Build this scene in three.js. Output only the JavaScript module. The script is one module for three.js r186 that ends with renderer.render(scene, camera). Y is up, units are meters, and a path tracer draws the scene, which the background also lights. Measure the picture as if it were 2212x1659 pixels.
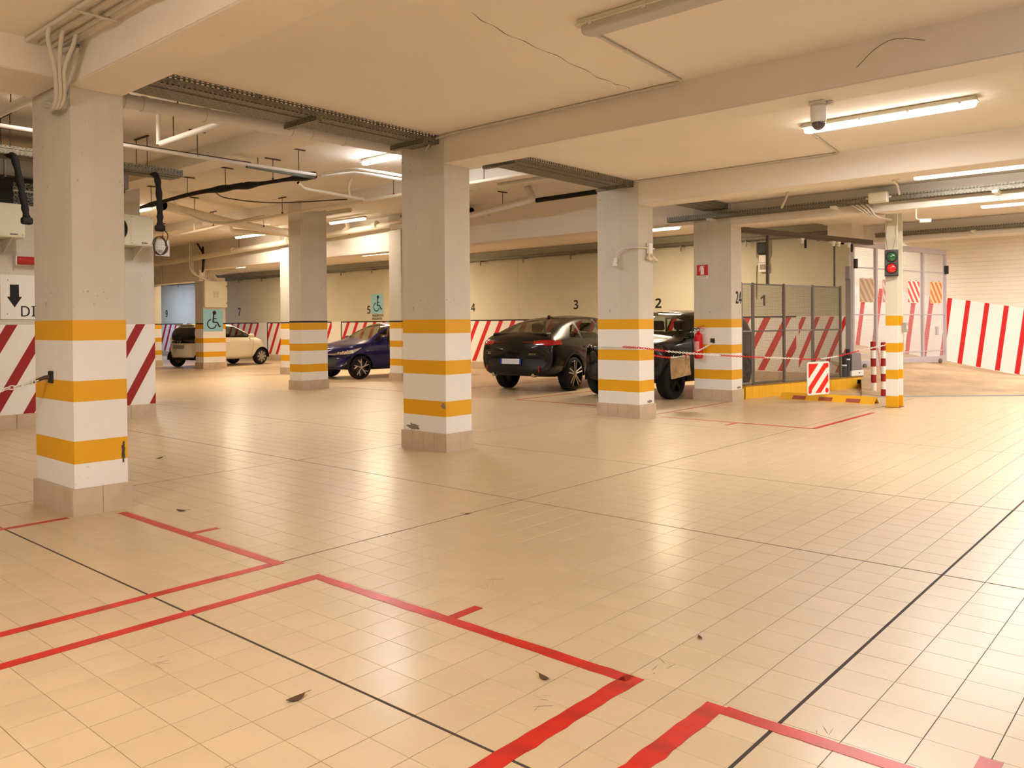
import * as THREE from 'three';
import { mergeGeometries, mergeVertices } from 'three/addons/utils/BufferGeometryUtils.js';
import { RoundedBoxGeometry } from 'three/addons/geometries/RoundedBoxGeometry.js';
import { RectAreaLightUniformsLib } from 'three/addons/lights/RectAreaLightUniformsLib.js';
import { FontLoader } from 'three/addons/loaders/FontLoader.js';
import { TextGeometry } from 'three/addons/geometries/TextGeometry.js';

// ---------------------------------------------------------------- camera, exposure
const EXPOSURE = 4.3;
const scene = new THREE.Scene();
scene.background = new THREE.Color(0x000000);
const F_PX = 1770.84, W_PX = 2212, H_PX = 1659, CY_PX = 715.8;
const camera = new THREE.PerspectiveCamera(2 * Math.atan(H_PX / 2 / F_PX) * 180 / Math.PI, W_PX / H_PX, 0.05, 120);
camera.position.set(0, 1.5, 0);
{
  const yaw = 0.8547154, pitch = -0.0096362, roll = -0.0081743;
  const f = new THREE.Vector3(Math.sin(yaw) * Math.cos(pitch), Math.sin(pitch), -Math.cos(yaw) * Math.cos(pitch));
  const r = new THREE.Vector3(Math.cos(yaw), 0, Math.sin(yaw));
  const u = new THREE.Vector3().crossVectors(r, f);
  const c = Math.cos(roll), s = Math.sin(roll);
  const r2 = r.clone().multiplyScalar(c).addScaledVector(u, s), u2 = u.clone().multiplyScalar(c).addScaledVector(r, -s);
  camera.quaternion.setFromRotationMatrix(new THREE.Matrix4().makeBasis(r2, u2, f.clone().negate()));
}
camera.setViewOffset(W_PX, H_PX, 0, H_PX / 2 - CY_PX, W_PX, H_PX);
scene.add(camera);
const renderer = new THREE.WebGLRenderer({ antialias: true });
renderer.toneMapping = THREE.LinearToneMapping;
renderer.toneMappingExposure = EXPOSURE;
renderer.shadowMap.enabled = true;
RectAreaLightUniformsLib.init();

// lamp colours and strengths (tube lights are built further down with these)
const WARM = [1, 0.80, 0.56], NEUTRAL = [1, 0.87, 0.72], WHITE = [1, 0.96, 0.92], COOL = [0.86, 0.92, 1.0], BLUE = [0.50, 0.64, 1.0];
const TUBE = 62, GLOW = 7;

// ---------------------------------------------------------------- helpers
let seed = 7;
const rnd = () => { seed = (seed * 1664525 + 1013904223) >>> 0; return seed / 4294967296; };
const rr = (a, b) => a + (b - a) * rnd();
const used = {};
const numbered = n => { const k = used[n] = (used[n] ?? -1) + 1; return k ? `${n}_${String(k).padStart(3, '0')}` : n; };
function tag(o, label, category, group, kind) {
  o.userData.label = label; o.userData.category = category;
  if (group) o.userData.group = group;
  if (kind) o.userData.kind = kind;
  return o;
}
function thing(name, label, category, pos = [0, 0, 0], turn = 0, group, kind) {
  const o = new THREE.Group(); o.name = numbered(name); scene.add(o);
  o.position.set(...pos); o.rotation.y = turn;
  return tag(o, label, category, group, kind);
}
const APART = new Set('rubber_stop cross_bar end_cap hinge screw guide_pin bracket red_dot hook gland reflector licence_plate_end exhaust_pipe mirror_cap headlight_projector headlight_ring roller clip riser black_cable pale_cable loose_cable louvre flange collar branch tube conduit_pipe model_lettering chipped_paint black_outline wiper roller_bracket dark_frame drain_lip badge_quarter'.split(' '));
function part(parent, name, geo, mat, label) {
  if (Array.isArray(geo) && APART.has(name)) { let k; for (const g of geo) k = part(parent, name, g, mat, label); return k; }
  const m = new THREE.Mesh(Array.isArray(geo) ? merge(geo) : geo, mat);
  m.name = name; m.castShadow = m.receiveShadow = true; parent.add(m);
  if (label) m.userData.label = label;
  return m;
}
const struct = (name, label, category, pos) => thing(name, label, category, pos, 0, undefined, 'structure');
function merge(list) {
  list = list.map(g => { const h = g.index ? g.toNonIndexed() : g.clone(); for (const k of Object.keys(h.attributes)) if (!['position', 'normal', 'uv'].includes(k)) h.deleteAttribute(k); return h; });
  return mergeGeometries(list);
}
// uv in metres from the dominant axis of each face
function uvm(g, ox = 0) {
  g = g.index ? g.toNonIndexed() : g;
  const p = g.attributes.position, n = g.attributes.normal, uv = new Float32Array(p.count * 2);
  for (let i = 0; i < p.count; i++) {
    const ax = Math.abs(n.getX(i)), ay = Math.abs(n.getY(i)), az = Math.abs(n.getZ(i));
    const [a, b] = ay >= ax && ay >= az ? [p.getX(i), p.getZ(i)] : ax >= az ? [p.getZ(i), p.getY(i)] : [p.getX(i), p.getY(i)];
    uv[2 * i] = a + ox; uv[2 * i + 1] = b;
  }
  g.setAttribute('uv', new THREE.BufferAttribute(uv, 2));
  return g;
}
const box = (x0, x1, y0, y1, z0, z1) => uvm(new THREE.BoxGeometry(x1 - x0, y1 - y0, z1 - z0).translate((x0 + x1) / 2, (y0 + y1) / 2, (z0 + z1) / 2));
const bbox = (w, h, d, r = 0.01, seg = 2) => uvm(new RoundedBoxGeometry(w, h, d, seg, r));
const cyl = (r, h, seg = 20, r2 = r) => new THREE.CylinderGeometry(r2, r, h, seg);
// box with chamfered edges (44 triangles)
function cbox(x0, x1, y0, y1, z0, z1, c = 0.008) { return uvm(new RoundedBoxGeometry(x1 - x0, y1 - y0, z1 - z0, 1, c).translate((x0 + x1) / 2, (y0 + y1) / 2, (z0 + z1) / 2)); }
// tube through points with rounded corners
function pipe(pts, r, bend = 0.06, seg = 10) {
  const v = pts.map(p => new THREE.Vector3(...p)), out = [v[0]];
  for (let i = 1; i < v.length - 1; i++) {
    const a = v[i - 1].clone().sub(v[i]), b = v[i + 1].clone().sub(v[i]), d = Math.min(bend, a.length() * 0.45, b.length() * 0.45);
    a.normalize(); b.normalize();
    for (let k = 0; k <= 6; k++) { const t = k / 6; out.push(v[i].clone().addScaledVector(a, d * (1 - t) ** 2).addScaledVector(b, d * t * t)); }
  }
  out.push(v[v.length - 1]);
  return sweep(out, r, seg);
}
function sweep(P, r, seg = 10, closed = false) {
  const n = P.length, pos = [], nor = [], uv = [], idx = [];
  let up = null, L = 0;
  for (let i = 0; i < n; i++) {
    const t = P[Math.min(i + 1, n - 1)].clone().sub(P[Math.max(i - 1, 0)]).normalize();
    if (!up) { up = Math.abs(t.y) < 0.9 ? new THREE.Vector3(0, 1, 0) : new THREE.Vector3(1, 0, 0); }
    up = up.clone().addScaledVector(t, -up.dot(t)).normalize();
    const s = new THREE.Vector3().crossVectors(t, up);
    if (i) L += P[i].distanceTo(P[i - 1]);
    for (let k = 0; k <= seg; k++) {
      const a = k / seg * Math.PI * 2, d = up.clone().multiplyScalar(Math.cos(a)).addScaledVector(s, Math.sin(a));
      const rad = typeof r === 'function' ? r(i / (n - 1)) : r;
      pos.push(P[i].x + d.x * rad, P[i].y + d.y * rad, P[i].z + d.z * rad); nor.push(d.x, d.y, d.z); uv.push(L, k / seg * rad * 6.28);
    }
  }
  const w = seg + 1;
  for (let i = 0; i < n - 1; i++) for (let k = 0; k < seg; k++) { const a = i * w + k; idx.push(a, a + 1, a + w, a + 1, a + w + 1, a + w); }
  for (const [i, flip] of [[0, 0], [n - 1, 1]]) {
    const c = pos.length / 3, t = i ? P[n - 1].clone().sub(P[n - 2]).normalize() : P[0].clone().sub(P[1]).normalize();
    pos.push(P[i].x, P[i].y, P[i].z); nor.push(t.x, t.y, t.z); uv.push(0, 0);
    for (let k = 0; k <= seg; k++) { const q = (i * w + k) * 3; pos.push(pos[q], pos[q + 1], pos[q + 2]); nor.push(t.x, t.y, t.z); uv.push(0, 0); }
    for (let k = 0; k < seg; k++) flip ? idx.push(c, c + 2 + k, c + 1 + k) : idx.push(c, c + 1 + k, c + 2 + k);
  }
  const g = new THREE.BufferGeometry();
  g.setAttribute('position', new THREE.Float32BufferAttribute(pos, 3)); g.setAttribute('normal', new THREE.Float32BufferAttribute(nor, 3)); g.setAttribute('uv', new THREE.Float32BufferAttribute(uv, 2)); g.setIndex(idx);
  return g;
}
const curve = (pts, n = 40, tens = 0.5) => new THREE.CatmullRomCurve3(pts.map(p => new THREE.Vector3(...p)), false, 'catmullrom', tens).getPoints(n);
// a thin painted polygon: pts in a plane's (u, v), placed by fn(u, v, w)
function patch(pts, fn, th = 0.0015) {
  const s = new THREE.Shape(pts.map(p => new THREE.Vector2(...p)));
  const g = new THREE.ExtrudeGeometry(s, { depth: th, bevelEnabled: false });
  const p = g.attributes.position;
  for (let i = 0; i < p.count; i++) p.setXYZ(i, ...fn(p.getX(i), p.getY(i), p.getZ(i)));
  const e = new THREE.Vector3(...fn(0, 0, 1)).sub(new THREE.Vector3(...fn(0, 0, 0)));
  const a = new THREE.Vector3(...fn(1, 0, 0)).sub(new THREE.Vector3(...fn(0, 0, 0))), b = new THREE.Vector3(...fn(0, 1, 0)).sub(new THREE.Vector3(...fn(0, 0, 0)));
  if (a.cross(b).dot(e) < 0) { const q = p.array; for (let i = 0; i < p.count; i += 3) for (let k = 0; k < 3; k++) { const t = q[3 * i + 3 + k]; q[3 * i + 3 + k] = q[3 * i + 6 + k]; q[3 * i + 6 + k] = t; } }
  g.computeVertexNormals();
  return uvm(g);
}
function clipPoly(poly, fns) {                       // half planes f(p) >= 0
  for (const f of fns) {
    const out = [];
    for (let i = 0; i < poly.length; i++) {
      const a = poly[i], b = poly[(i + 1) % poly.length], da = f(a), db = f(b);
      if (da >= 0) out.push(a);
      if ((da >= 0) !== (db >= 0)) { const t = da / (da - db); out.push([a[0] + t * (b[0] - a[0]), a[1] + t * (b[1] - a[1])]); }
    }
    poly = out; if (poly.length < 3) return null;
  }
  return poly;
}

// ---------------------------------------------------------------- textures and materials
const S2L = c => new THREE.Color().setRGB(...c, THREE.SRGBColorSpace);
function noiseGrid(n, oct, sd, base = 4) {            // tileable value noise, 0..1
  const out = new Float32Array(n * n); let amp = 1, tot = 0; const keep = seed; seed = sd;
  for (let o = 0; o < oct; o++) {
    const m = base << o; if (m > n) break;
    const g = Float32Array.from({ length: m * m }, rnd);
    for (let y = 0; y < n; y++) for (let x = 0; x < n; x++) {
      const fx = x / n * m, fy = y / n * m, ix = fx | 0, iy = fy | 0, tx = fx - ix, ty = fy - iy, sx = tx * tx * (3 - 2 * tx), sy = ty * ty * (3 - 2 * ty);
      const q = (i, j) => g[(j % m) * m + (i % m)];
      out[y * n + x] += amp * ((q(ix, iy) * (1 - sx) + q(ix + 1, iy) * sx) * (1 - sy) + (q(ix, iy + 1) * (1 - sx) + q(ix + 1, iy + 1) * sx) * sy);
    }
    tot += amp; amp *= 0.55;
  }
  for (let i = 0; i < out.length; i++) out[i] /= tot;
  seed = keep; return out;
}
function tex(n, fn, srgb = true, rep = 1) {
  const d = new Uint8Array(n * n * 4);
  for (let y = 0; y < n; y++) for (let x = 0; x < n; x++) { const c = fn(x, y, y * n + x); for (let k = 0; k < 3; k++) d[(y * n + x) * 4 + k] = Math.max(0, Math.min(255, (Array.isArray(c) ? c[k] : c) * 255)); d[(y * n + x) * 4 + 3] = 255; }
  const t = new THREE.DataTexture(d, n, n); t.wrapS = t.wrapT = THREE.RepeatWrapping; t.magFilter = THREE.LinearFilter; t.minFilter = THREE.LinearMipmapLinearFilter; t.generateMipmaps = true;
  if (srgb) t.colorSpace = THREE.SRGBColorSpace;
  t.repeat.set(rep, rep); t.needsUpdate = true; return t;
}
const N1 = noiseGrid(512, 7, 11), N2 = noiseGrid(512, 7, 23), N3 = noiseGrid(512, 3, 31, 64), N4 = noiseGrid(512, 3, 41, 3);
const mix = (a, b, t) => a.map((v, i) => v + (b[i] - v) * t);
const M = {};
const std = (c, o = {}) => new THREE.MeshStandardMaterial({ color: S2L(c), roughness: 0.7, ...o });
const plasterMap = tex(512, (x, y, i) => { const v = 0.95 + 0.05 * N4[i] + (N1[i] - 0.5) * 0.03; return [v, v, v]; }, true, 0.25);
const plasterBump = tex(512, (x, y, i) => N3[i] * 0.5 + N1[i] * 0.5, false, 0.6);
M.ceiling = std([0.95, 0.91, 0.85], { map: plasterMap, bumpMap: plasterBump, bumpScale: 0.002, roughness: 0.9 });
M.beam = std([0.94, 0.90, 0.84], { map: plasterMap, bumpMap: plasterBump, bumpScale: 0.002, roughness: 0.85 });
// board-marked grey paint on the column shafts: fine vertical streaks, pocks
const concMap = tex(512, (x, y, i) => {
  const streak = N2[(7 * 512) + (x * 5) % 512] - 0.5, v = 1 + streak * 0.05 + (N1[i] - 0.5) * 0.06 - (N3[i] > 0.80 && N2[i] > 0.55 ? 0.2 : 0);
  return [0.82 * v, 0.79 * v, 0.735 * v];
}, true, 0.5);
M.concrete = std([1, 1, 1], { map: concMap, bumpMap: plasterBump, bumpScale: 0.003, roughness: 0.75 });
const paintMap = tex(512, (x, y, i) => { const v = 1 - (N3[i] > 0.83 && N1[i] > 0.5 ? 0.12 : 0) + (N1[i] - 0.5) * 0.04; return [v, v, v]; }, true, 0.7);
M.bandWhite = std([0.93, 0.91, 0.88], { map: paintMap, roughness: 0.55, bumpMap: plasterBump, bumpScale: 0.0015 });
M.bandYellow = std([0.90, 0.655, 0.0], { map: paintMap, roughness: 0.5, bumpMap: plasterBump, bumpScale: 0.0015 });
M.bandBlack = std([0.10, 0.09, 0.08], { roughness: 0.6 });
M.plinth = std([0.83, 0.735, 0.62], { map: tex(512, (x, y, i) => { const v = 0.94 + (N1[i] - 0.5) * 0.12; return [v, v, v]; }, true, 1.5), roughness: 0.5 });
M.chip = std([0.55, 0.50, 0.45], { bumpMap: plasterBump, bumpScale: 0.02, roughness: 0.95 });
M.scuff = std([0.30, 0.27, 0.22], { roughness: 0.9 });
// back wall: horizontal board marks
const boardMap = tex(512, (x, y, i) => {
  const row = y % 86, line = row < 2 ? 0.035 : 0, v = 0.96 + (N1[i] - 0.5) * 0.07 - line * (0.3 + N2[(y | 0) * 512 + (x >> 3)]) + (N2[((y / 86) | 0) * 512 * 20 % (512 * 511) + 60] - 0.5) * 0.04;
  return [v, v * 0.985, v * 0.94];
}, true, 0.4);
M.wall = std([0.83, 0.82, 0.76], { map: boardMap, bumpMap: plasterBump, bumpScale: 0.003, roughness: 0.85 });
M.wallBrick = std([0.93, 0.90, 0.86], { map: boardMap, bumpMap: tex(512, (x, y, i) => (y % 32 < 3 ? 0.2 : 0.8) * 0.7 + N1[i] * 0.3, false, 0.55), bumpScale: 0.012, roughness: 0.8 });
M.wallBand = std([0.93, 0.91, 0.88], { map: paintMap, roughness: 0.6 });
M.red = std([0.80, 0.07, 0.06], { map: paintMap, roughness: 0.55 });
M.redDark = std([0.60, 0.07, 0.05], { roughness: 0.55 });
M.black = std([0.05, 0.05, 0.05], { roughness: 0.6 });
M.blackPlastic = std([0.07, 0.07, 0.075], { roughness: 0.55 });
M.ink = std([0.12, 0.11, 0.10], { roughness: 0.8 });
M.white = std([0.92, 0.91, 0.89], { roughness: 0.5 });
M.greyPaint = std([0.62, 0.61, 0.58], { roughness: 0.6 });
M.steel = new THREE.MeshStandardMaterial({ color: S2L([0.55, 0.53, 0.49]), metalness: 0.55, roughness: 0.55, map: tex(256, (x, y, i) => { const v = (0.62 + 0.6 * N3[(y * 2) * 512 + x * 2]) * (x % 16 < 7 && y % 20 < 4 ? 0.55 : 1); return [v, v, v * 0.96]; }, true, 1.25) });
M.steelPaint = std([0.55, 0.53, 0.52], { metalness: 0.3, roughness: 0.5 });
M.gate = std([0.74, 0.70, 0.71], { metalness: 0.1, roughness: 0.5 });
M.fence = std([0.42, 0.38, 0.34], { metalness: 0.4, roughness: 0.6 });
M.rail = std([0.40, 0.35, 0.30], { metalness: 0.2, roughness: 0.7 });
M.rod = std([0.32, 0.27, 0.22], { metalness: 0.5, roughness: 0.6 });
M.pvc = std([0.86, 0.83, 0.80], { roughness: 0.45 });
M.pvcCream = std([0.87, 0.82, 0.72], { roughness: 0.5 });
M.conduit = std([0.80, 0.77, 0.71], { roughness: 0.5 });
M.foam = std([0.035, 0.035, 0.04], { roughness: 0.75 });
M.cream = std([0.86, 0.84, 0.76], { roughness: 0.5 });
M.yellow = std([0.93, 0.70, 0.10], { map: paintMap, roughness: 0.6 });
M.tapeRed = std([0.82, 0.11, 0.06], { roughness: 0.35, map: tex(256, (x, y, i) => { const v = 0.92 + 0.16 * (N1[i * 2 % (512 * 512)] - 0.5) * 2; return [v, v, v]; }, true, 3) });
M.chainRed = std([0.85, 0.07, 0.05], { roughness: 0.45 });
M.chainWhite = std([0.93, 0.92, 0.88], { roughness: 0.5 });
M.lensOff = new THREE.MeshPhysicalMaterial({ color: S2L([0.82, 0.80, 0.75]), roughness: 0.25, transmission: 0.25, thickness: 0 });
M.signBlue = std([0.55, 0.78, 0.86], { roughness: 0.5 });
M.tile = new THREE.MeshPhysicalMaterial({
  color: 0xffffff, roughness: 0.45, clearcoat: 0.34, clearcoatRoughness: 0.22,
  map: tex(512, (x, y, i) => { const v = 0.965 + (N1[i] - 0.5) * 0.07 + (N3[i] - 0.5) * 0.02 - (N3[i] > 0.86 && N2[i] > 0.6 ? 0.25 : 0); return [v, v * 0.995, v * 0.985]; }, true, 0.9),
});
M.grout = std([0.40, 0.30, 0.215], { roughness: 0.85 });
M.jointDark = std([0.26, 0.21, 0.18], { roughness: 0.9 });
M.scuffFloor = std([0.52, 0.42, 0.32], { roughness: 0.8 });
M.leaf = std([0.33, 0.22, 0.13], { roughness: 0.9 });
M.rampFloor = std([0.76, 0.64, 0.49], { roughness: 0.8, map: tex(512, (x, y, i) => { const v = 0.8 + N1[i] * 0.3 - (x % 64 < 2 ? 0.12 : 0); return [v, v, v]; }, true, 0.5), bumpMap: plasterBump, bumpScale: 0.01 });
const font = await new FontLoader().loadAsync('fonts/droid/droid_sans_bold.typeface.json');
const fontR = await new FontLoader().loadAsync('fonts/droid/droid_sans_regular.typeface.json');
const fontS = await new FontLoader().loadAsync('fonts/droid/droid_serif_bold.typeface.json');
// lettering as a thin geometry in the xy plane, centred, sx stretches it
function text(str, h, f = font, th = 0.002, sx = 1) {
  const g = new TextGeometry(str, { font: f, size: h, depth: th, curveSegments: 6 });
  g.computeBoundingBox(); const b = g.boundingBox;
  g.translate(-(b.min.x + b.max.x) / 2, -(b.min.y + b.max.y) / 2, 0); g.scale(sx, 1, 1);
  return g;
}

// ================================================================ THE SETTING
// ---------------------------------------------------------------- floor: joints, tiles
const CEIL = 3.70, FAR = 4.38, BEAM = 3.37;
{
  const fl = struct('floor', 'beige square-tiled garage floor with dark expansion joints', 'floor');
  part(fl, 'slab', box(-8, 25, -0.3, -0.006, -46, 8), M.grout);
  // expansion joints split the floor into fields; each field holds whole tiles
  const jx = [-4.25, -1.07, 2.105, 5.285, 7.425, 10.62, 13.8, 16.98, 20.0], jz = [2.0, -1.256, -4.52, -7.78, -11.04, -14.3, -17.56, -20.82, -24.08, -27.34, -30.6, -33.86, -37.1, -40.4, -43.7];
  const W = 0.207, D = 0.2125;
  const chamferTile = v => {                                // low bevelled slab, base left open
    const e = 0.0006, h = 0.006, P = (x, y, z) => [x, y, z], w = 0.5, i = 0.5 - e / W, j = 0.5 - e / D;
    const t = [P(-i, 0, -j), P(i, 0, -j), P(i, 0, j), P(-i, 0, j)], b = [P(-w, -h, -w), P(w, -h, -w), P(w, -h, w), P(-w, -h, w)], q = [[t[0], t[3], t[2], t[1]]];
    const m = [P(-w, -e, -w), P(w, -e, -w), P(w, -e, w), P(-w, -e, w)];
    for (let k = 0; k < 4; k++) { const n = (k + 1) % 4; q.push([t[k], t[n], m[n], m[k]]); q.push([m[k], m[n], b[n], b[k]]); }
    const pos = [], uv = [], ou = v * 0.37, ov = v * 0.61;
    for (const [a, c, d, f] of q) for (const p of [a, c, d, a, d, f]) { pos.push(p[0] * W, p[1], p[2] * D); uv.push(p[0] * W + ou, p[2] * D + ov); }
    const g = new THREE.BufferGeometry(); g.setAttribute('position', new THREE.Float32BufferAttribute(pos, 3)); g.setAttribute('uv', new THREE.Float32BufferAttribute(uv, 2)); g.computeVertexNormals(); return g;
  };
  const variants = [0, 1, 2, 3, 4].map(chamferTile);
  const tones = [0, 1, 2, 3].map(k => { const m = M.tile.clone(); m.color.copy(S2L(mix([0.822, 0.724, 0.575], [0.836, 0.738, 0.591], k / 3))); return m; });
  const all = [];
  const fwd = new THREE.Vector3(0.7544, 0, -0.6564), rgt = new THREE.Vector3(0.6564, 0, 0.7544);
  for (let a = 0; a < jx.length - 1; a++) for (let b = 0; b < jz.length - 1; b++) {
    const x0 = jx[a] + 0.006, x1 = jx[a + 1] - 0.006, z1 = jz[b] - 0.006, z0 = jz[b + 1] + 0.006;
    const nx = Math.round((x1 - x0) / 0.2103), nz = Math.round((z1 - z0) / 0.2156), px = (x1 - x0) / nx, pz = (z1 - z0) / nz;
    for (let i = 0; i < nx; i++) for (let k = 0; k < nz; k++) {
      const x = x0 + (i + 0.5) * px, z = z0 + (k + 0.5) * pz, d = x * fwd.x + z * fwd.z, l = x * rgt.x + z * rgt.z;
      const seen = d > 1.6 && Math.abs(l) < d * 0.66 + 0.12 && 1.5 / d < 0.56;
      all.push({ x, z, sx: px / W * 0.985, sz: pz / D * 0.985, r: seen ? d : 1e3 + Math.hypot(x, z), h: rnd(), t: rnd(), v: (rnd() * 5) | 0 });
    }
  }
  all.sort((p, q) => p.r - q.r);
  all.slice(0, 300).forEach(t => {
    const m = part(fl, 'floor_tile', variants[t.v], tones[(t.t * 4) | 0]);
    m.position.set(t.x, (t.h - 0.5) * 0.0006, t.z); m.scale.set(t.sx, 1, t.sz);
  });
  const rest = all.slice(300), inst = new THREE.InstancedMesh(variants[0], M.tile, rest.length), mt = new THREE.Matrix4(), c = new THREE.Color();
  rest.forEach((t, i) => {
    mt.makeScale(t.sx, 1, t.sz).setPosition(t.x, (t.h - 0.5) * 0.0006, t.z); inst.setMatrixAt(i, mt);
    inst.setColorAt(i, c.copy(S2L(mix([0.822, 0.724, 0.575], [0.836, 0.738, 0.591], t.t))));
  });
  inst.name = 'tile_field'; inst.userData.kind = 'stuff'; inst.receiveShadow = true; fl.add(inst);
  // dark filler in the joints that are open enough to see
  const J = [];
  J.push(box(2.094, 2.117, -0.006, -0.0015, -6.8, 2)); J.push(box(2.11, 7.42, -0.006, -0.0012, -1.272, -1.240));
  J.push(box(5.280, 5.292, -0.006, -0.002, -30, 2), box(7.419, 7.431, -0.006, -0.002, -20, 2), box(2.11, 7.42, -0.006, -0.002, -4.526, -4.515), box(7.43, 17, -0.006, -0.002, -4.526, -4.515), box(0, 14, -0.006, -0.002, -7.786, -7.775), box(10.614, 10.626, -0.006, -0.002, -20, 2));
  part(fl, 'expansion_joint', J, M.jointDark);
  const sc = (x, z, l, a, w = 0.003) => patch([[-l / 2, -w / 2], [0, -w], [l / 2, -w / 3], [l / 2, w / 3], [0, w / 2]], (u, v, q) => [x + Math.cos(a) * u - Math.sin(a) * v, 0.0004 + q, z + Math.sin(a) * u + Math.cos(a) * v], 0.0005);
  for (const [x, z] of [[3.10, -1.87], [2.50, -2.03], [3.5, -3.2], [2.95, -1.1], [1.7, -3.6]]) for (let i = 0; i < 4; i++) part(fl, 'scuff_mark', sc(x + rr(-0.08, 0.08), z + rr(-0.05, 0.05), rr(0.02, 0.10), rr(0, 3.1), rr(0.001, 0.0025)), M.scuffFloor);
}
// ---------------------------------------------------------------- ceilings and beams
{
  const near = struct('ceiling', 'flat cream plastered ceiling over the near lane', 'ceiling');
  part(near, 'slab', [box(-8, 2.60, CEIL, 4.5, -6.93, 8), box(2.6, 25.3, CEIL, 4.5, -6.93, 8)], M.ceiling);
  const cr = (pts, w) => { const P = curve(pts, 40).map((p, i) => p.add(new THREE.Vector3(Math.sin(i * 7.1) * 0.012, 0, Math.cos(i * 5.3) * 0.012))); return sweep(P, t => w * (0.4 + Math.abs(Math.sin(t * 23)))); };
  part(near, 'crack', [cr([[4.2, 3.7, -4.03], [4.73, 3.7, -4.12], [5.42, 3.7, -4.16], [6.14, 3.7, -4.24], [6.55, 3.7, -4.22]], 0.0022)], M.scuff);
  const far = struct('ceiling', 'higher cream ceiling over the back hall, hung with pipes', 'ceiling');
  part(far, 'slab', box(-8, 14.9, FAR, 4.7, -46, -6.93), M.ceiling);
  const bay = struct('ceiling', 'low ceiling strip above the numbered wall bays', 'ceiling');
  part(bay, 'slab', box(14.8, 20.05, 3.84, 4.5, -46, -6.93), M.ceiling);
  const rampC = struct('ceiling', 'ceiling above the ramp behind the gate', 'ceiling');
  part(rampC, 'slab', box(19.8, 25.3, 4.55, 4.8, -20, -6.93), M.ceiling);
  const beam = (label, b) => { const o = struct('beam', label, 'beam'); part(o, 'beam_body', cbox(...b, 0.012), M.beam); return o; };
  beam('ceiling beam over the left foreground column running towards the viewer', [2.60, 3.02, 3.40, 3.72, -6.90, 8]);
  const b2 = beam('long ceiling beam over the middle foreground column with a hairline crack', [6.705, 7.125, BEAM, 3.72, -7.2, 8]);
  part(b2, 'crack', sweep(curve([[6.702, 3.5, -2.2], [6.702, 3.62, -2.05], [6.702, 3.66, -1.9], [6.702, 3.60, -1.7]], 30), 0.0018), M.scuff);
  beam('pale ceiling beam over the column with the wall lamp arm', [10.905, 11.33, 3.33, 3.72, -7.2, 8]);
  beam('ceiling beam over the column with the fire extinguisher', [14.26, 14.70, 3.30, 3.72, -7.2, 8]);
  beam('cross beam left of the foreground column with grey conduits', [-6, 2.60, 3.44, 3.72, -7.62, -6.86]);
  beam('edge beam above the ramp opening carrying a cable tray', [19.85, 20.25, 3.30, 3.72, -6.9, 8]);
  beam('shallow beam under the back hall ceiling behind the middle column', [6.72, 7.14, 4.13, 4.40, -46, -6.95]);
  beam('shallow beam under the back hall ceiling left of the big pipe', [2.60, 3.02, 4.13, 4.40, -46, -6.95]);
  beam('shallow beam over the broad free-standing column', [11.10, 11.55, 4.16, 4.40, -46, -6.95]);
  beam('deep beam above the parking bays carrying the drain pipe', [14.38, 14.82, 3.45, 4.40, -26.9, -6.93]);
  beam('lower deep beam beside the electrical cabinet', [14.38, 14.82, 3.06, 4.40, -46, -26.9]);
  beam('short concrete stub beam above the bay fence', [19.0, 19.85, 3.36, 3.72, -6.9, -6.35]);
}
// ---------------------------------------------------------------- walls
const onX = (X, s = -1) => (u, v, w) => [X + s * w, v, u];      // u = z on a wall x = X
const onZ = (Z, s = 1) => (u, v, w) => [u, v, Z + s * w];       // u = x on a wall z = Z
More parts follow.
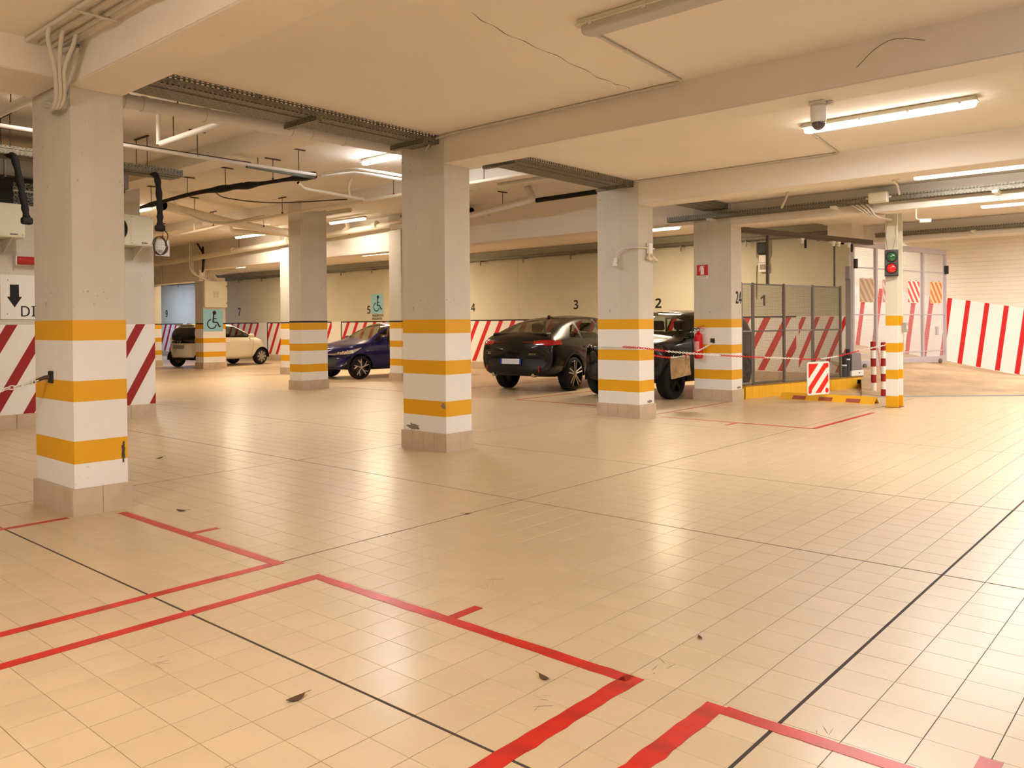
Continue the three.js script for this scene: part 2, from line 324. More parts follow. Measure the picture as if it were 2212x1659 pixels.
// slanted red stripes clipped to a panel; top edge positions every `pitch`
function stripes(par, fn, u0, u1, y0, y1, pitch, wid, slant, phase, mat, off = 0.0012, topFn) {
  for (let k = -60; k < 60; k++) {
    const a = phase + k * pitch, d = (y1 - y0) * slant;
    let q = clipPoly([[a, y1], [a + wid, y1], [a + wid - d, y0], [a - d, y0]], [p => p[0] - u0, p => u1 - p[0]]);
    if (q) part(par, 'stripe', patch(q.map(([u, v]) => [u, topFn ? v + topFn(u) : v]), (u, v, w) => fn(u, v, w + off), 0.0012), mat);
  }
}
{
  const w = struct('wall_right', 'long numbered bay wall with red and white hazard stripes', 'wall');
  part(w, 'wall_body', box(19.85, 20.05, -0.3, 4.6, -46, -6.70), M.wall);
  const f = onX(19.85);
  const panels = [[-45.5, -38.8, 0], [-38.3, -32.0, 1], [-31.3, -26.75, 2], [-26.1, -21.6, 2], [-21.0, -16.4, 2], [-15.9, -12.1, 2], [-11.6, -7.98, 3]];
  part(w, 'white_band', patch([[-46, 0.24], [-6.7, 0.24], [-6.7, 1.62], [-46, 1.62]], f, 0.0012), M.wallBand);
  for (const [a, b] of panels) {
    stripes(w, f, a, b, 0.26, 1.60, 0.53, 0.18, 0.53, -18.35, M.red);
    part(w, 'black_outline', [patch([[a - 0.06, 1.59], [b, 1.59], [b, 1.63], [a - 0.06, 1.63]], (u, v, q) => f(u, v, q + 0.0012), 0.0015), patch([[a - 0.06, 0.26], [a, 0.26], [a, 1.59], [a - 0.06, 1.59]], (u, v, q) => f(u, v, q + 0.0012), 0.0015)], M.ink);
  }
  stripes(w, f, -7.92, -6.72, 0.26, 1.60, 0.34, 0.11, 0.42, -7.84, M.red);
  for (let z = -45.8; z < -6.9; z += 0.44) part(w, 'skirting_tile', cbox(19.832, 19.856, -0.01, 0.235, z + 0.003, z + 0.437, 0.003), M.plinth);
  for (const [s, z, y, h, sx] of [['4', -18.99, 2.05, 0.27, 0.95], ['3', -14.72, 2.05, 0.27, 0.95], ['2', -11.88, 2.03, 0.27, 1.1], ['1', -8.84, 2.03, 0.27, 1], ['5', -24.44, 2.06, 0.30, 1], ['7', -33.58, 2.12, 0.36, 0.9], ['9', -40.45, 2.14, 0.36, 0.9]]) {
    const g = text(s, h, font, 0.002, sx); g.rotateY(-Math.PI / 2); g.translate(19.849, y, z);
    part(w, 'bay_number', g, M.black);
  }
  for (const z of [-44, -36, -28.5, -23, -17, -13.2, -9.6]) part(w, 'wall_seam', box(19.846, 19.851, 1.65, 3.8, z, z + 0.008), M.wall);
}
{
  // wall beyond the ramp: stripes follow the slope
  const w = struct('wall_ramp', 'bright board-marked wall beside the ramp with sloping red stripes', 'wall');
  part(w, 'wall_body', box(25, 25.25, -0.5, 5, -20, 8), M.wallBrick);
  const f = onX(25), rise = z => 0.177 * (-4.31 - z);
  part(w, 'white_band', patch([[-14, 0.07 + rise(-14)], [-2, 0.07 + rise(-2)], [-2, 1.85 + rise(-2)], [-14, 1.85 + rise(-14)]], f, 0.0012), M.wallBand);
  stripes(w, f, -14, -2, 0.09, 1.85, 0.452, 0.115, 0.125, -4.43, M.red, 0.0012, rise);
  for (const y of [2.2, 2.62, 3.05, 3.45]) part(w, 'board_mark', box(24.996, 25.001, y, y + 0.006, -14, 8), M.wall);
}
{
  const w = struct('wall_left', 'grey wall end with red hazard stripes behind the left column', 'wall');
  part(w, 'wall_body', cbox(-2, 6.42, 0, 3.32, -14.1, -13.5, 0.01), M.concrete);
  const f = onZ(-13.5);
  part(w, 'white_band', patch([[-2, 0.215], [6.42, 0.215], [6.42, 1.54], [-2, 1.54]], f, 0.0015), M.bandWhite);
  stripes(w, f, -2, 6.42, 0.215, 1.54, 0.476, 0.155, 0.56, 4.2, M.redDark, 0.0015);
  for (let x = -1.98; x < 6.3; x += 0.42) part(w, 'skirting_tile', cbox(x + 0.002, x + 0.417, -0.01, 0.215, -13.502, -13.47, 0.004), M.plinth);
}
{
  const shell = (n, l, b) => part(struct(n, l, 'wall'), 'wall_body', box(...b), M.wall);
  shell('wall_far', 'end wall of the back hall behind the white car', [-8, 20.05, -0.3, 4.7, -46.2, -46]);
  shell('wall_behind', 'garage wall behind the viewer', [-8, 25.3, -0.3, 4.5, 8, 8.2]);
  shell('wall_side', 'garage side wall outside the frame', [-8.2, -8, -0.3, 4.7, -46.2, 8.2]);
  shell('wall_ramp_end', 'wall closing the top of the ramp', [19.85, 25.3, -0.3, 5, -20.2, -20]);
}
// ---------------------------------------------------------------- ramp
{
  const o = struct('ramp', 'dusty concrete ramp rising to the gate', 'ramp');
  const A = [16.55, 0.002, -5.35], B = [18.7, 0.002, -3.0], C = [21.4, 0.002, -0.2], Dd = [25, 0.002, -1.6], E = [25, 0.05, -4.2], F = [25, 0.40, -6.0], G = [19.0, 0.36, -6.4], H = [22.3, 0.42, -5.75], I = [18.95, 0.20, -6.15], J = [25, 2.5, -18], K = [20.05, 2.45, -18], L = [20.05, 0.6, -7.4], C2 = [21.2, 0.30, -4.9];
  const T = [[A, B, I], [I, B, C2], [I, C2, G], [G, C2, H], [B, C, C2], [C2, C, E], [C, Dd, E], [C2, E, H], [H, E, F], [G, H, L], [H, F, L], [L, F, J], [L, J, K]];
  const g = new THREE.BufferGeometry(); g.setAttribute('position', new THREE.Float32BufferAttribute(T.flat(2), 3)); g.computeVertexNormals();
  const n = g.attributes.normal, p = g.attributes.position;
  for (let i = 0; i < p.count; i += 3) if (n.getY(i) < 0) { const t = [p.getX(i + 1), p.getY(i + 1), p.getZ(i + 1)]; p.setXYZ(i + 1, p.getX(i + 2), p.getY(i + 2), p.getZ(i + 2)); p.setXYZ(i + 2, ...t); }
  g.computeVertexNormals();
  part(o, 'ramp_surface', uvm(g), M.rampFloor);
  const lip = (a, b) => sweep([new THREE.Vector3(...a), new THREE.Vector3(...b)], 0.022, 8);
  part(o, 'drain_lip', [lip([16.5, 0, -5.4], [18.75, 0, -2.95]), lip([18.75, 0, -2.95], [21.5, 0, -0.1])], M.steelPaint);
}
// ---------------------------------------------------------------- columns
function column(label, X, Xr, Z0, Z1, top, o = {}) {
  const c = thing('column', label, 'column', [0, 0, 0], 0, undefined, 'structure');
  part(c, 'shaft', cbox(X, Xr, 0, top, Z0, Z1, 0.004), M.concrete);
  const H = o.h || [0.215, 0.412, 0.592, 0.905, 1.07, 1.392, 1.555];
  const sleeve = (y0, y1, m, n) => part(c, n, cbox(X - 0.0015, Xr + 0.0015, y0, y1, Z0 - 0.0015, Z1 + 0.0015, 0.0014), m);
  const e = 0.0;
  if (!o.plain) {
    for (const [a, b, y] of [[0, 1, 0], [1, 2, 1], [2, 3, 0], [3, 4, 1], [4, 5, 0], [5, 6, 1]]) sleeve(H[a] + e, H[b] - e, y ? M.bandYellow : M.bandWhite, y ? 'yellow_band' : 'white_band');
    if (o.line) sleeve(1.56, 1.60, M.bandBlack, 'black_line');
  }
  const P = 0.024, tiles = (len, n) => Array.from({ length: n }, (_, i) => [i * len / n, (i + 1) * len / n]);
  const nx = Math.max(1, Math.round((Xr - X) / 0.21)), nz = Math.max(1, Math.round((Z1 - Z0) / 0.2));
  for (const [a, b] of tiles(Xr - X + 2 * P, nx)) for (const [za, zb] of [[Z1, Z1 + P], [Z0 - P, Z0]]) part(c, 'plinth_tile', cbox(X - P + a + 0.001, X - P + b - 0.001, -0.01, H[0], za, zb, 0.003), M.plinth);
  for (const [a, b] of tiles(Z1 - Z0, nz)) for (const [xa, xb] of [[X - P, X], [Xr, Xr + P]]) part(c, 'plinth_tile', cbox(xa, xb, -0.01, H[0], Z0 + a + 0.001, Z0 + b - 0.001, 0.003), M.plinth);
  return c;
}
function blob(fn, u, v, ru, rv, sd, n = 22) { const k = seed; seed = sd; const pts = []; for (let i = 0; i < n; i++) { const a = i / n * 6.283, q = rr(0.55, 1.05); pts.push([u + Math.cos(a) * ru * q, v + Math.sin(a) * rv * q]); } seed = k; return patch(pts, fn, 0.0012); }
const c1 = column('nearest column at the left with three yellow bands and a chain hook', 2.605, 3.02, -7.66, -6.862, 3.72);
part(c1, 'scuff_mark', blob((u, v, w) => [u, v, -6.8605 + w], 2.985, 0.47, 0.018, 0.11, 5), M.scuff);
const c2 = column('middle foreground column with chipped white paint above its plinth', 6.70, 7.125, -7.60, -6.86, 3.72);
part(c2, 'chipped_paint', [blob((u, v, w) => [6.6985 - w, v, u], -7.42, 0.26, 0.13, 0.05, 9), blob((u, v, w) => [6.6985 - w, v, u], -6.90, 0.54, 0.05, 0.04, 12)], M.chip);
const c3 = column('column with a white wall lamp arm in front of the dark cars', 10.895, 11.33, -7.64, -6.868, 3.72);
part(c3, 'chipped_paint', blob((u, v, w) => [u, v, -6.8665 + w], 11.2, 0.25, 0.1, 0.03, 19), M.chip);
const c4 = column('column with a red fire extinguisher and the number 24', 14.255, 14.69, -7.74, -6.965, 3.72);
part(c4, 'chipped_paint', blob((u, v, w) => [u, v, -6.9635 + w], 14.55, 0.25, 0.1, 0.025, 29), M.chip);
{
  const g = text('24', 0.235, font, 0.002, 0.72); g.translate(14.56, 1.96, -6.965); part(c4, 'painted_number', g, M.ink);
}
column('broad free-standing column left of the blue car', 11.08, 11.80, -16.56, -16.075, FAR + 0.02, { line: 1 });
column('slim column at the right edge of the blue car', 14.34, 14.80, -16.80, -16.33, FAR + 0.02, { line: 1 });
column('slim column peeping out left of the broad column', 14.34, 14.80, -21.90, -21.42, FAR + 0.02, { line: 1 });
column('column carrying the electrical cabinet in front of the white car', 14.51, 15.36, -27.45, -26.91, 3.2, { line: 1 });
column('distant column left of the white car', 14.36, 14.80, -31.05, -30.58, 3.2, { line: 1 });
column('grey column rising behind the air conditioner', 6.98, 7.38, -16.56, -16.08, FAR + 0.02, { plain: 1 });

// ================================================================ CARS
// body = loft of half sections along x (front is +x), mirrored; panels are cut out of it along convex outlines
function pchip(xs, ys) {
  const n = xs.length, h = [], d = [], m = [];
  for (let i = 0; i < n - 1; i++) { h[i] = xs[i + 1] - xs[i]; d[i] = (ys[i + 1] - ys[i]) / h[i]; }
  for (let i = 0; i < n; i++) m[i] = i === 0 ? d[0] : i === n - 1 ? d[n - 2] : d[i - 1] * d[i] <= 0 ? 0 : 2 * d[i - 1] * d[i] / (d[i - 1] + d[i]);
  return x => {
    let i = 0; while (i < n - 2 && x > xs[i + 1]) i++;
    const t = (x - xs[i]) / h[i], t2 = t * t, t3 = t2 * t;
    return (2 * t3 - 3 * t2 + 1) * ys[i] + (t3 - 2 * t2 + t) * h[i] * m[i] + (-2 * t3 + 3 * t2) * ys[i + 1] + (t3 - t2) * h[i] * m[i + 1];
  };
}
function bodySoup(rows, bowF, bowR, nx = 110) {
  rows = rows.slice().sort((a, b) => a[0] - b[0]);
  const xs = rows.map(r => r[0]), F = Array.from({ length: 10 }, (_, k) => pchip(xs, rows.map(r => r[k + 1])));
  const x0 = xs[0], x1 = xs[xs.length - 1], sec = [];
  for (let i = 0; i <= nx; i++) {
    const t = i / nx, u = 0.35 * t + 0.65 * (0.5 - 0.5 * Math.cos(Math.PI * t)), x = x0 + (x1 - x0) * u;
    const [yb, ws, ys, wm, ym, wb, yB, wr, yr, yt] = F.map(f => f(x));
    let p = [[0, yb], [ws * 0.8, yb], [ws, ys], [wm, ym], [wb, yB], [wr, yr], [wr * 0.5, (yr + yt * 2) / 3], [0, yt]];
    for (let k = 0; k < 3; k++) { const q = [p[0]]; for (let j = 0; j < p.length - 1; j++) { const a = p[j], b = p[j + 1], c = k ? 0.25 : 0.2; q.push([a[0] + (b[0] - a[0]) * c, a[1] + (b[1] - a[1]) * c], [a[0] + (b[0] - a[0]) * (1 - c), a[1] + (b[1] - a[1]) * (1 - c)]); } q.push(p[p.length - 1]); p = q; }
    const ef = Math.max(0, 1 - (x1 - x) / 1.0) ** 2, er = Math.max(0, 1 - (x - x0) / 0.9) ** 2;
    sec.push(p.map(([z, y]) => { const b = (Math.abs(z) / wm) ** 2.4; return [x - bowF * ef * b + bowR * er * b, y, z]; }));
  }
  const m = sec[0].length, pos = [], idx = [], at = (i, j) => i * (2 * m - 1) + j;
  for (const s of sec) { for (let j = m - 1; j >= 1; j--) pos.push(s[j][0], s[j][1], -s[j][2]); for (let j = 0; j < m; j++) pos.push(...s[j]); }
  const w = 2 * m - 1;
  for (let i = 0; i < nx; i++) for (let j = 0; j < w - 1; j++) idx.push(at(i, j), at(i + 1, j), at(i, j + 1), at(i, j + 1), at(i + 1, j), at(i + 1, j + 1));
  for (const [i, fl] of [[0, 0], [nx, 1]]) { for (let j = 1; j < w - 1; j++) fl ? idx.push(at(i, 0), at(i, j + 1), at(i, j)) : idx.push(at(i, 0), at(i, j), at(i, j + 1)); }
  const g = new THREE.BufferGeometry(); g.setAttribute('position', new THREE.Float32BufferAttribute(pos, 3)); g.setIndex(idx);
  g.computeVertexNormals();
  const P = g.attributes.position, Nn = g.attributes.normal, tris = [];
  for (let k = 0; k < idx.length; k += 3) tris.push([0, 1, 2].map(e => { const v = idx[k + e]; return [P.getX(v), P.getY(v), P.getZ(v), Nn.getX(v), Nn.getY(v), Nn.getZ(v)]; }));
  // face outward
  let sgn = 0; for (const t of tris) { const nx_ = [0, 1, 2].map(k => (t[0][3 + k] + t[1][3 + k] + t[2][3 + k])); sgn += nx_[2] * Math.sign(t[0][2] || 0); }
  if (sgn < 0) for (const t of tris) { const a = t[1]; t[1] = t[2]; t[2] = a; for (const v of t) { v[3] *= -1; v[4] *= -1; v[5] *= -1; } }
  return tris;
}
// cut the triangles by a convex outline seen along one axis; keep() says which triangles may be cut
function cut(tris, A, B, poly, keep) {
  let area = 0; poly.forEach((p, i) => { const q = poly[(i + 1) % poly.length]; area += p[0] * q[1] - q[0] * p[1]; });
  if (area < 0) poly = poly.slice().reverse();
  const lines = poly.map((p, i) => { const q = poly[(i + 1) % poly.length]; return v => (q[0] - p[0]) * (v[B] - p[1]) - (q[1] - p[1]) * (v[A] - p[0]); });
  const inside = [], outside = [];
  for (const t of tris) {
    if (!keep([0, 1, 2, 3, 4, 5].map(k => (t[0][k] + t[1][k] + t[2][k]) / 3))) { outside.push(t); continue; }
    let cur = t, outs = [];
    for (const f of lines) {
      const a = [], b = [];
      for (let i = 0; i < cur.length; i++) {
        const p = cur[i], q = cur[(i + 1) % cur.length], dp = f(p), dq = f(q);
        (dp >= 0 ? a : b).push(p);
        if ((dp >= 0) !== (dq >= 0)) { const s = dp / (dp - dq), c = p.map((v, k) => v + s * (q[k] - v)); a.push(c); b.push(c); }
      }
      if (b.length > 2) outs.push(b);
      cur = a; if (cur.length < 3) break;
    }
    if (cur.length < 3) { outside.push(t); continue; }
    const fan = p => { const o = []; for (let i = 1; i < p.length - 1; i++) o.push([p[0], p[i], p[i + 1]]); return o; };
    inside.push(...fan(cur)); for (const o of outs) outside.push(...fan(o));
  }
  return [inside, outside];
}
function soupGeo(tris, off = 0) {
  const p = [], n = [];
  for (const t of tris) for (const v of t) { const l = Math.hypot(v[3], v[4], v[5]) || 1; p.push(v[0] + v[3] / l * off, v[1] + v[4] / l * off, v[2] + v[5] / l * off); n.push(v[3] / l, v[4] / l, v[5] / l); }
  const g = new THREE.BufferGeometry(); g.setAttribute('position', new THREE.Float32BufferAttribute(p, 3)); g.setAttribute('normal', new THREE.Float32BufferAttribute(n, 3));
  return uvm(g);
}
const circle = (x, y, r, n = 26) => Array.from({ length: n }, (_, i) => [x + r * Math.cos(i / n * 6.28319), y + r * Math.sin(i / n * 6.28319)]);
const CM = {
  glass: new THREE.MeshPhysicalMaterial({ color: S2L([0.88, 0.90, 0.86]), roughness: 0.03, transmission: 1, thickness: 0, ior: 1.45 }),
  tint: new THREE.MeshPhysicalMaterial({ color: S2L([0.66, 0.67, 0.60]), roughness: 0.03, transmission: 1, thickness: 0, ior: 1.45 }),
  darkGlass: new THREE.MeshPhysicalMaterial({ color: S2L([0.05, 0.05, 0.055]), roughness: 0.05, clearcoat: 1 }),
  trim: std([0.035, 0.034, 0.033], { roughness: 0.5 }), tyre: std([0.055, 0.052, 0.05], { roughness: 0.85 }), seam: std([0.02, 0.02, 0.02], { roughness: 0.9 }),
  well: std([0.02, 0.02, 0.02], { roughness: 1 }), cabin: std([0.11, 0.105, 0.10], { roughness: 0.9 }),
  alloy: new THREE.MeshStandardMaterial({ color: S2L([0.80, 0.78, 0.75]), metalness: 0.9, roughness: 0.3 }),
  rimDark: std([0.06, 0.06, 0.06], { roughness: 0.35, metalness: 0.3 }), disc: new THREE.MeshStandardMaterial({ color: S2L([0.35, 0.33, 0.32]), metalness: 0.8, roughness: 0.45 }),
  chrome: new THREE.MeshStandardMaterial({ color: S2L([0.90, 0.89, 0.87]), metalness: 1, roughness: 0.15 }),
  lamp: new THREE.MeshPhysicalMaterial({ color: S2L([0.85, 0.82, 0.76]), roughness: 0.12, metalness: 0.35, clearcoat: 1 }),
  tail: new THREE.MeshPhysicalMaterial({ color: S2L([0.70, 0.03, 0.04]), roughness: 0.12, clearcoat: 1 }), tailDark: new THREE.MeshPhysicalMaterial({ color: S2L([0.28, 0.02, 0.03]), roughness: 0.12, clearcoat: 1 }),
  plate: std([0.86, 0.86, 0.86], { roughness: 0.4 }), plateBlue: std([0.10, 0.25, 0.75], { roughness: 0.4 }),
};
const paint = (c, o = {}) => new THREE.MeshPhysicalMaterial({ color: S2L(c), roughness: 0.35, metalness: 0.25, clearcoat: 0.6, clearcoatRoughness: 0.05, specularIntensity: 0.5, ...o });
// wheel with axle along z, outer face towards +z
function wheel(R, wd, rimR, spokeFn, rimMat, spokeMat) {
  const pr = [[rimR - 0.01, -wd / 2], [rimR + 0.01, -wd / 2 - 0.004], [R * 0.9, -wd / 2], [R * 0.975, -wd / 2 + 0.025], [R, -wd / 2 + 0.055], [R, wd / 2 - 0.055], [R * 0.975, wd / 2 - 0.025], [R * 0.9, wd / 2], [rimR + 0.01, wd / 2 + 0.004], [rimR - 0.01, wd / 2]];
  const g = new THREE.LatheGeometry(pr.map(p => new THREE.Vector2(...p)), 48); g.rotateX(Math.PI / 2);
  const bar = new THREE.LatheGeometry([[rimR * 0.9, -wd / 2 + 0.01], [rimR - 0.02, 0], [rimR - 0.012, wd / 2 - 0.012], [rimR + 0.004, wd / 2 + 0.004], [rimR - 0.002, wd / 2 + 0.008]].map(p => new THREE.Vector2(...p)), 48); bar.rotateX(Math.PI / 2);
  const disc = merge([cyl(rimR * 0.62, 0.02, 32).rotateX(Math.PI / 2).translate(0, 0, wd / 2 - 0.09), cyl(rimR * 0.97, 0.01, 32).rotateX(Math.PI / 2).translate(0, 0, wd / 2 - 0.12)]);
  const hub = cyl(0.032, 0.03, 20).rotateX(Math.PI / 2).translate(0, 0, wd / 2 + 0.0);
  return { tyre: g, rim: merge([bar]), spokes: spokeFn(rimR, wd), disc, hub, rimMat, spokeMat };
}
function bar2(x0, y0, x1, y1, w0, w1, z0, z1, d) {           // tapered flat spoke from (x0,y0,z0) to (x1,y1,z1)
  const dx = x1 - x0, dy = y1 - y0, l = Math.hypot(dx, dy), nx = -dy / l, ny = dx / l;
  const s = new THREE.Shape([[x0 + nx * w0, y0 + ny * w0], [x1 + nx * w1, y1 + ny * w1], [x1 - nx * w1, y1 - ny * w1], [x0 - nx * w0, y0 - ny * w0]].map(p => new THREE.Vector2(...p)));
  const g = new THREE.ExtrudeGeometry(s, { depth: d, bevelEnabled: true, bevelThickness: 0.004, bevelSize: 0.003, bevelSegments: 1 });
  const p = g.attributes.position; for (let i = 0; i < p.count; i++) { const t = ((p.getX(i) - x0) * dx + (p.getY(i) - y0) * dy) / l / l; p.setZ(i, p.getZ(i) + z0 + (z1 - z0) * t); }
  g.computeVertexNormals(); return g;
}
const rot = (a, r) => [Math.cos(a) * r, Math.sin(a) * r];
const doubleSpokes = (n, spread, w) => (R, wd) => { const o = []; for (let i = 0; i < n; i++) for (const s of [-1, 1]) { const a = i / n * 6.283 + 1.5708, p = rot(a + s * 0.35, 0.05), q = rot(a + s * spread, R * 0.985); o.push(bar2(...p, ...q, w, w * 0.8, wd / 2 - 0.015, wd / 2 - 0.005, 0.018)); } return merge(o); };
const forkSpokes = (n, w) => (R, wd) => { const o = []; for (let i = 0; i < n; i++) { const a = i / n * 6.283 + 0.35, k = rot(a, R * 0.5); o.push(bar2(...rot(a - 0.1, 0.03), ...k, w, w, wd / 2 - 0.015, wd / 2 - 0.01, 0.016)); for (const s of [-0.02, 0.42]) o.push(bar2(...k, ...rot(a + s, R * 0.985), w, w * 0.75, wd / 2 - 0.01, wd / 2 - 0.005, 0.014)); } return merge(o); };
const plainSpokes = (n, w) => (R, wd) => { const o = []; for (let i = 0; i < n; i++) { const a = i / n * 6.283 + 1.57; o.push(bar2(...rot(a, 0.03), ...rot(a, R * 0.985), w, w * 1.3, wd / 2 - 0.01, wd / 2 - 0.004, 0.014)); } return merge(o); };

function buildCar(s) {
  const car = thing('car', s.label, 'car', s.pos, s.turn); car.scale.setScalar(s.scale || 1.05);
  let t = bodySoup(s.rows, s.bowF, s.bowR);
  const takes = [], take = (name, mat, A, B, poly, keep, opt = {}) => { const [i, o] = cut(t, A, B, poly, keep); t = o; if (i.length) takes.push([name, mat, i, opt]); };
  const side = c => Math.abs(c[5]) > 0.35 && Math.abs(c[2]) > 0.3;
  for (const ax of [s.fx, s.rx]) {
    const [gone, o] = cut(t, 0, 1, circle(ax, s.R + 0.005, s.R + 0.045), c => Math.abs(c[2]) > 0.42); t = o;
    const [i2, o2] = cut(t, 0, 1, circle(ax, s.R + 0.005, s.R + (s.archTrim || 0.06)), c => Math.abs(c[2]) > 0.55); t = o2;
    if (s.archTrim) takes.push(['arch_trim', CM.trim, i2, { off: 0.006 }]); else takes.push(['body', null, i2, { lip: 1 }]);
  }
  for (const w of s.windows) take('side_window', s.sideGlass, 0, 1, w, c => side(c) && c[1] > s.belt - 0.06, { glass: 1 });
  for (const w of s.pillars || []) take('door_frame', CM.trim, 0, 1, w, c => side(c) && c[1] > s.belt - 0.06);
  take('windshield', s.frontGlass, 0, 2, s.windshield, c => c[4] > 0.2 && c[1] > s.belt - 0.02, { glass: 1 });
  if (s.rearTop) take('rear_window', s.rearGlass, 0, 2, s.rearTop, c => c[4] > 0.15 && c[1] > s.belt - 0.02, { glass: 1 });
  for (const e of s.cuts || []) for (const m of e.both ? [1, -1] : [1]) take(e.name, e.mat, e.A, e.B, e.poly.map(([a, b]) => e.A === 2 ? [a * m, b] : e.B === 2 ? [a, b * m] : [a, b]), c => e.keep(c) && (!e.both || e.A === 0 && e.B === 1 ? true : c[2] * m > 0), e);
  for (const [x0, y0, x1, y1] of s.seams || []) { const l = Math.hypot(x1 - x0, y1 - y0), nx = -(y1 - y0) / l * 0.005, ny = (x1 - x0) / l * 0.005; take('door_seam', CM.seam, 0, 1, [[x0 + nx, y0 + ny], [x1 + nx, y1 + ny], [x1 - nx, y1 - ny], [x0 - nx, y0 - ny]], side); }
  const lips = takes.filter(k => k[3].lip).flatMap(k => k[2]);
  const body = part(car, 'body', soupGeo(t.concat(lips)), s.paint);
  const by = {};
  for (const [n, m, tr, o] of takes) {
    if (o.lip) continue;
    const mid = tr.some(q => Math.abs(q[0][2]) < 0.2), groups = mid ? [tr] : [tr.filter(q => q[0][2] > 0), tr.filter(q => q[0][2] <= 0)];
    for (const gtr of groups) if (gtr.length) part(car, n, soupGeo(gtr, o.off || 0), m);
  }
  // wheel wells, wheels
  for (const ax of [s.fx, s.rx]) for (const m of [-1, 1]) {
    const wr = s.R + 0.05, a0 = -0.12, arc = [], lip = [];
    for (let i = 0; i <= 24; i++) { const a = a0 + (Math.PI - 2 * a0) * i / 24; arc.push(new THREE.Vector2(Math.cos(a) * wr, Math.sin(a) * wr)); lip.unshift(new THREE.Vector2(Math.cos(a) * (wr - 0.008), Math.sin(a) * (wr - 0.008))); }
    const zc = m * (s.track / 2 - 0.30);
    const wl = new THREE.ExtrudeGeometry(new THREE.Shape(arc.concat(lip)), { depth: 0.40, bevelEnabled: false }).translate(ax, s.R + 0.005, m > 0 ? zc : zc - 0.40);
    const wd = new THREE.ExtrudeGeometry(new THREE.Shape(arc), { depth: 0.01, bevelEnabled: false }).translate(ax, s.R + 0.005, zc);
    part(car, 'wheel_well', [uvm(wl), uvm(wd)], CM.well);
    const W = s.wheel, wh = part(car, 'wheel', W.tyre, CM.tyre);
    wh.position.set(ax, s.R, m * s.track / 2); wh.rotation.y = m > 0 ? 0 : Math.PI;
    part(wh, 'rim', W.rim, W.rimMat); part(wh, 'spokes', W.spokes, W.spokeMat); part(wh, 'brake_disc', W.disc, CM.disc); part(wh, 'hub_cap', W.hub, W.spokeMat);
  }
  // cabin: floor deck, seats with headrests, wheel
  const yb = s.belt, seat = (x, z) => [bbox(0.16, 0.55, 0.46, 0.06).rotateZ(-0.2).translate(x, yb - 0.12, z), bbox(0.10, 0.2, 0.27, 0.045).rotateZ(-0.15).translate(x - 0.07, yb + 0.27, z)];
  part(car, 'cabin_deck', [cbox(s.deck[0], s.deck[1], yb - 0.10, yb - 0.06, -s.deckW, s.deckW, 0.01), bbox(0.35, 0.10, s.deckW * 1.8, 0.04).translate(s.deck[1] - 0.2, yb - 0.03, 0)], CM.cabin);
  for (const [x, z] of s.seats) part(car, 'seat', seat(x, z), CM.cabin);
  { const sw = new THREE.TorusGeometry(0.18, 0.014, 8, 24).rotateY(Math.PI / 2).rotateZ(0.4).translate(s.seats[0][0] + 0.55, yb - 0.01, -0.34); part(car, 'steering_wheel', sw, CM.cabin); }
  // mirrors
  for (const m of [-1, 1]) { const g = bbox(0.13, 0.13, 0.2, 0.05, 3); g.translate(s.mirror[0], s.mirror[1], m * s.mirror[2]); part(car, 'side_mirror', [g, bbox(0.06, 0.03, 0.12, 0.012).translate(s.mirror[0] + 0.02, s.mirror[1] - 0.06, m * (s.mirror[2] - 0.13))], s.mirrorMat || s.paint); }
  for (const [x, y, z] of s.handles || []) for (const m of [-1, 1]) part(car, 'door_handle', bbox(0.17, 0.028, 0.028, 0.012).translate(x, y, m * z), s.handleMat || s.paint);
  for (const [n, g, m, l] of s.extra || []) part(car, n, g, m, l);
  return car;
}
const plateGeo = (x, y, tilt) => [new RoundedBoxGeometry(0.012, 0.11, 0.44, 1, 0.004).rotateZ(tilt).translate(x, y, 0), [-0.24, 0.24].map(z => new RoundedBoxGeometry(0.012, 0.11, 0.04, 1, 0.004).rotateZ(tilt).translate(x, y, z))];
function roundBadge(x, y, r, tilt) {                          // ring with quartered centre, facing -x
  const ring = new THREE.TorusGeometry(r, r * 0.14, 8, 28), q = k => new THREE.CylinderGeometry(r * 0.78, r * 0.78, 0.006, 10, 1, false, k * Math.PI / 2, Math.PI / 2).rotateX(Math.PI / 2);
  const put = g => g.rotateY(-Math.PI / 2).rotateZ(tilt).translate(x, y, 0);
  return { ring: put(ring), a: merge([put(q(0)), put(q(2))]), b: merge([put(q(1)), put(q(3))]) };
}
const suvRows = [
  [-2.40, .50, .72, .55, .80, .64, .78, .74, .64, .84, .85], [-2.36, .40, .82, .50, .875, .68, .85, .88, .74, .98, .99], [-2.26, .35, .85, .46, .905, .70, .875, 1.0, .77, 1.10, 1.12],
  [-2.12, .33, .87, .44, .915, .72, .885, 1.05, .75, 1.17, 1.20], [-1.9, .31, .88, .42, .92, .74, .89, 1.065, .70, 1.245, 1.28], [-1.345, .28, .89, .40, .925, .75, .885, 1.08, .64, 1.42, 1.475],
  [-.7, .26, .89, .38, .92, .75, .875, 1.07, .61, 1.525, 1.575], [0, .26, .89, .37, .915, .74, .87, 1.06, .60, 1.55, 1.60], [.5, .26, .89, .37, .915, .74, .87, 1.05, .60, 1.51, 1.57],
  [.95, .26, .89, .38, .915, .74, .87, 1.04, .64, 1.32, 1.39], [1.35, .27, .89, .40, .915, .75, .86, 1.03, .70, 1.10, 1.15], [1.65, .28, .88, .42, .91, .74, .84, .99, .64, 1.06, 1.10],
  [2.0, .31, .85, .45, .88, .71, .79, .91, .58, .98, 1.01], [2.14, .35, .79, .48, .81, .66, .74, .84, .54, .91, .93], [2.22, .44, .66, .52, .68, .62, .64, .74, .48, .80, .81]];
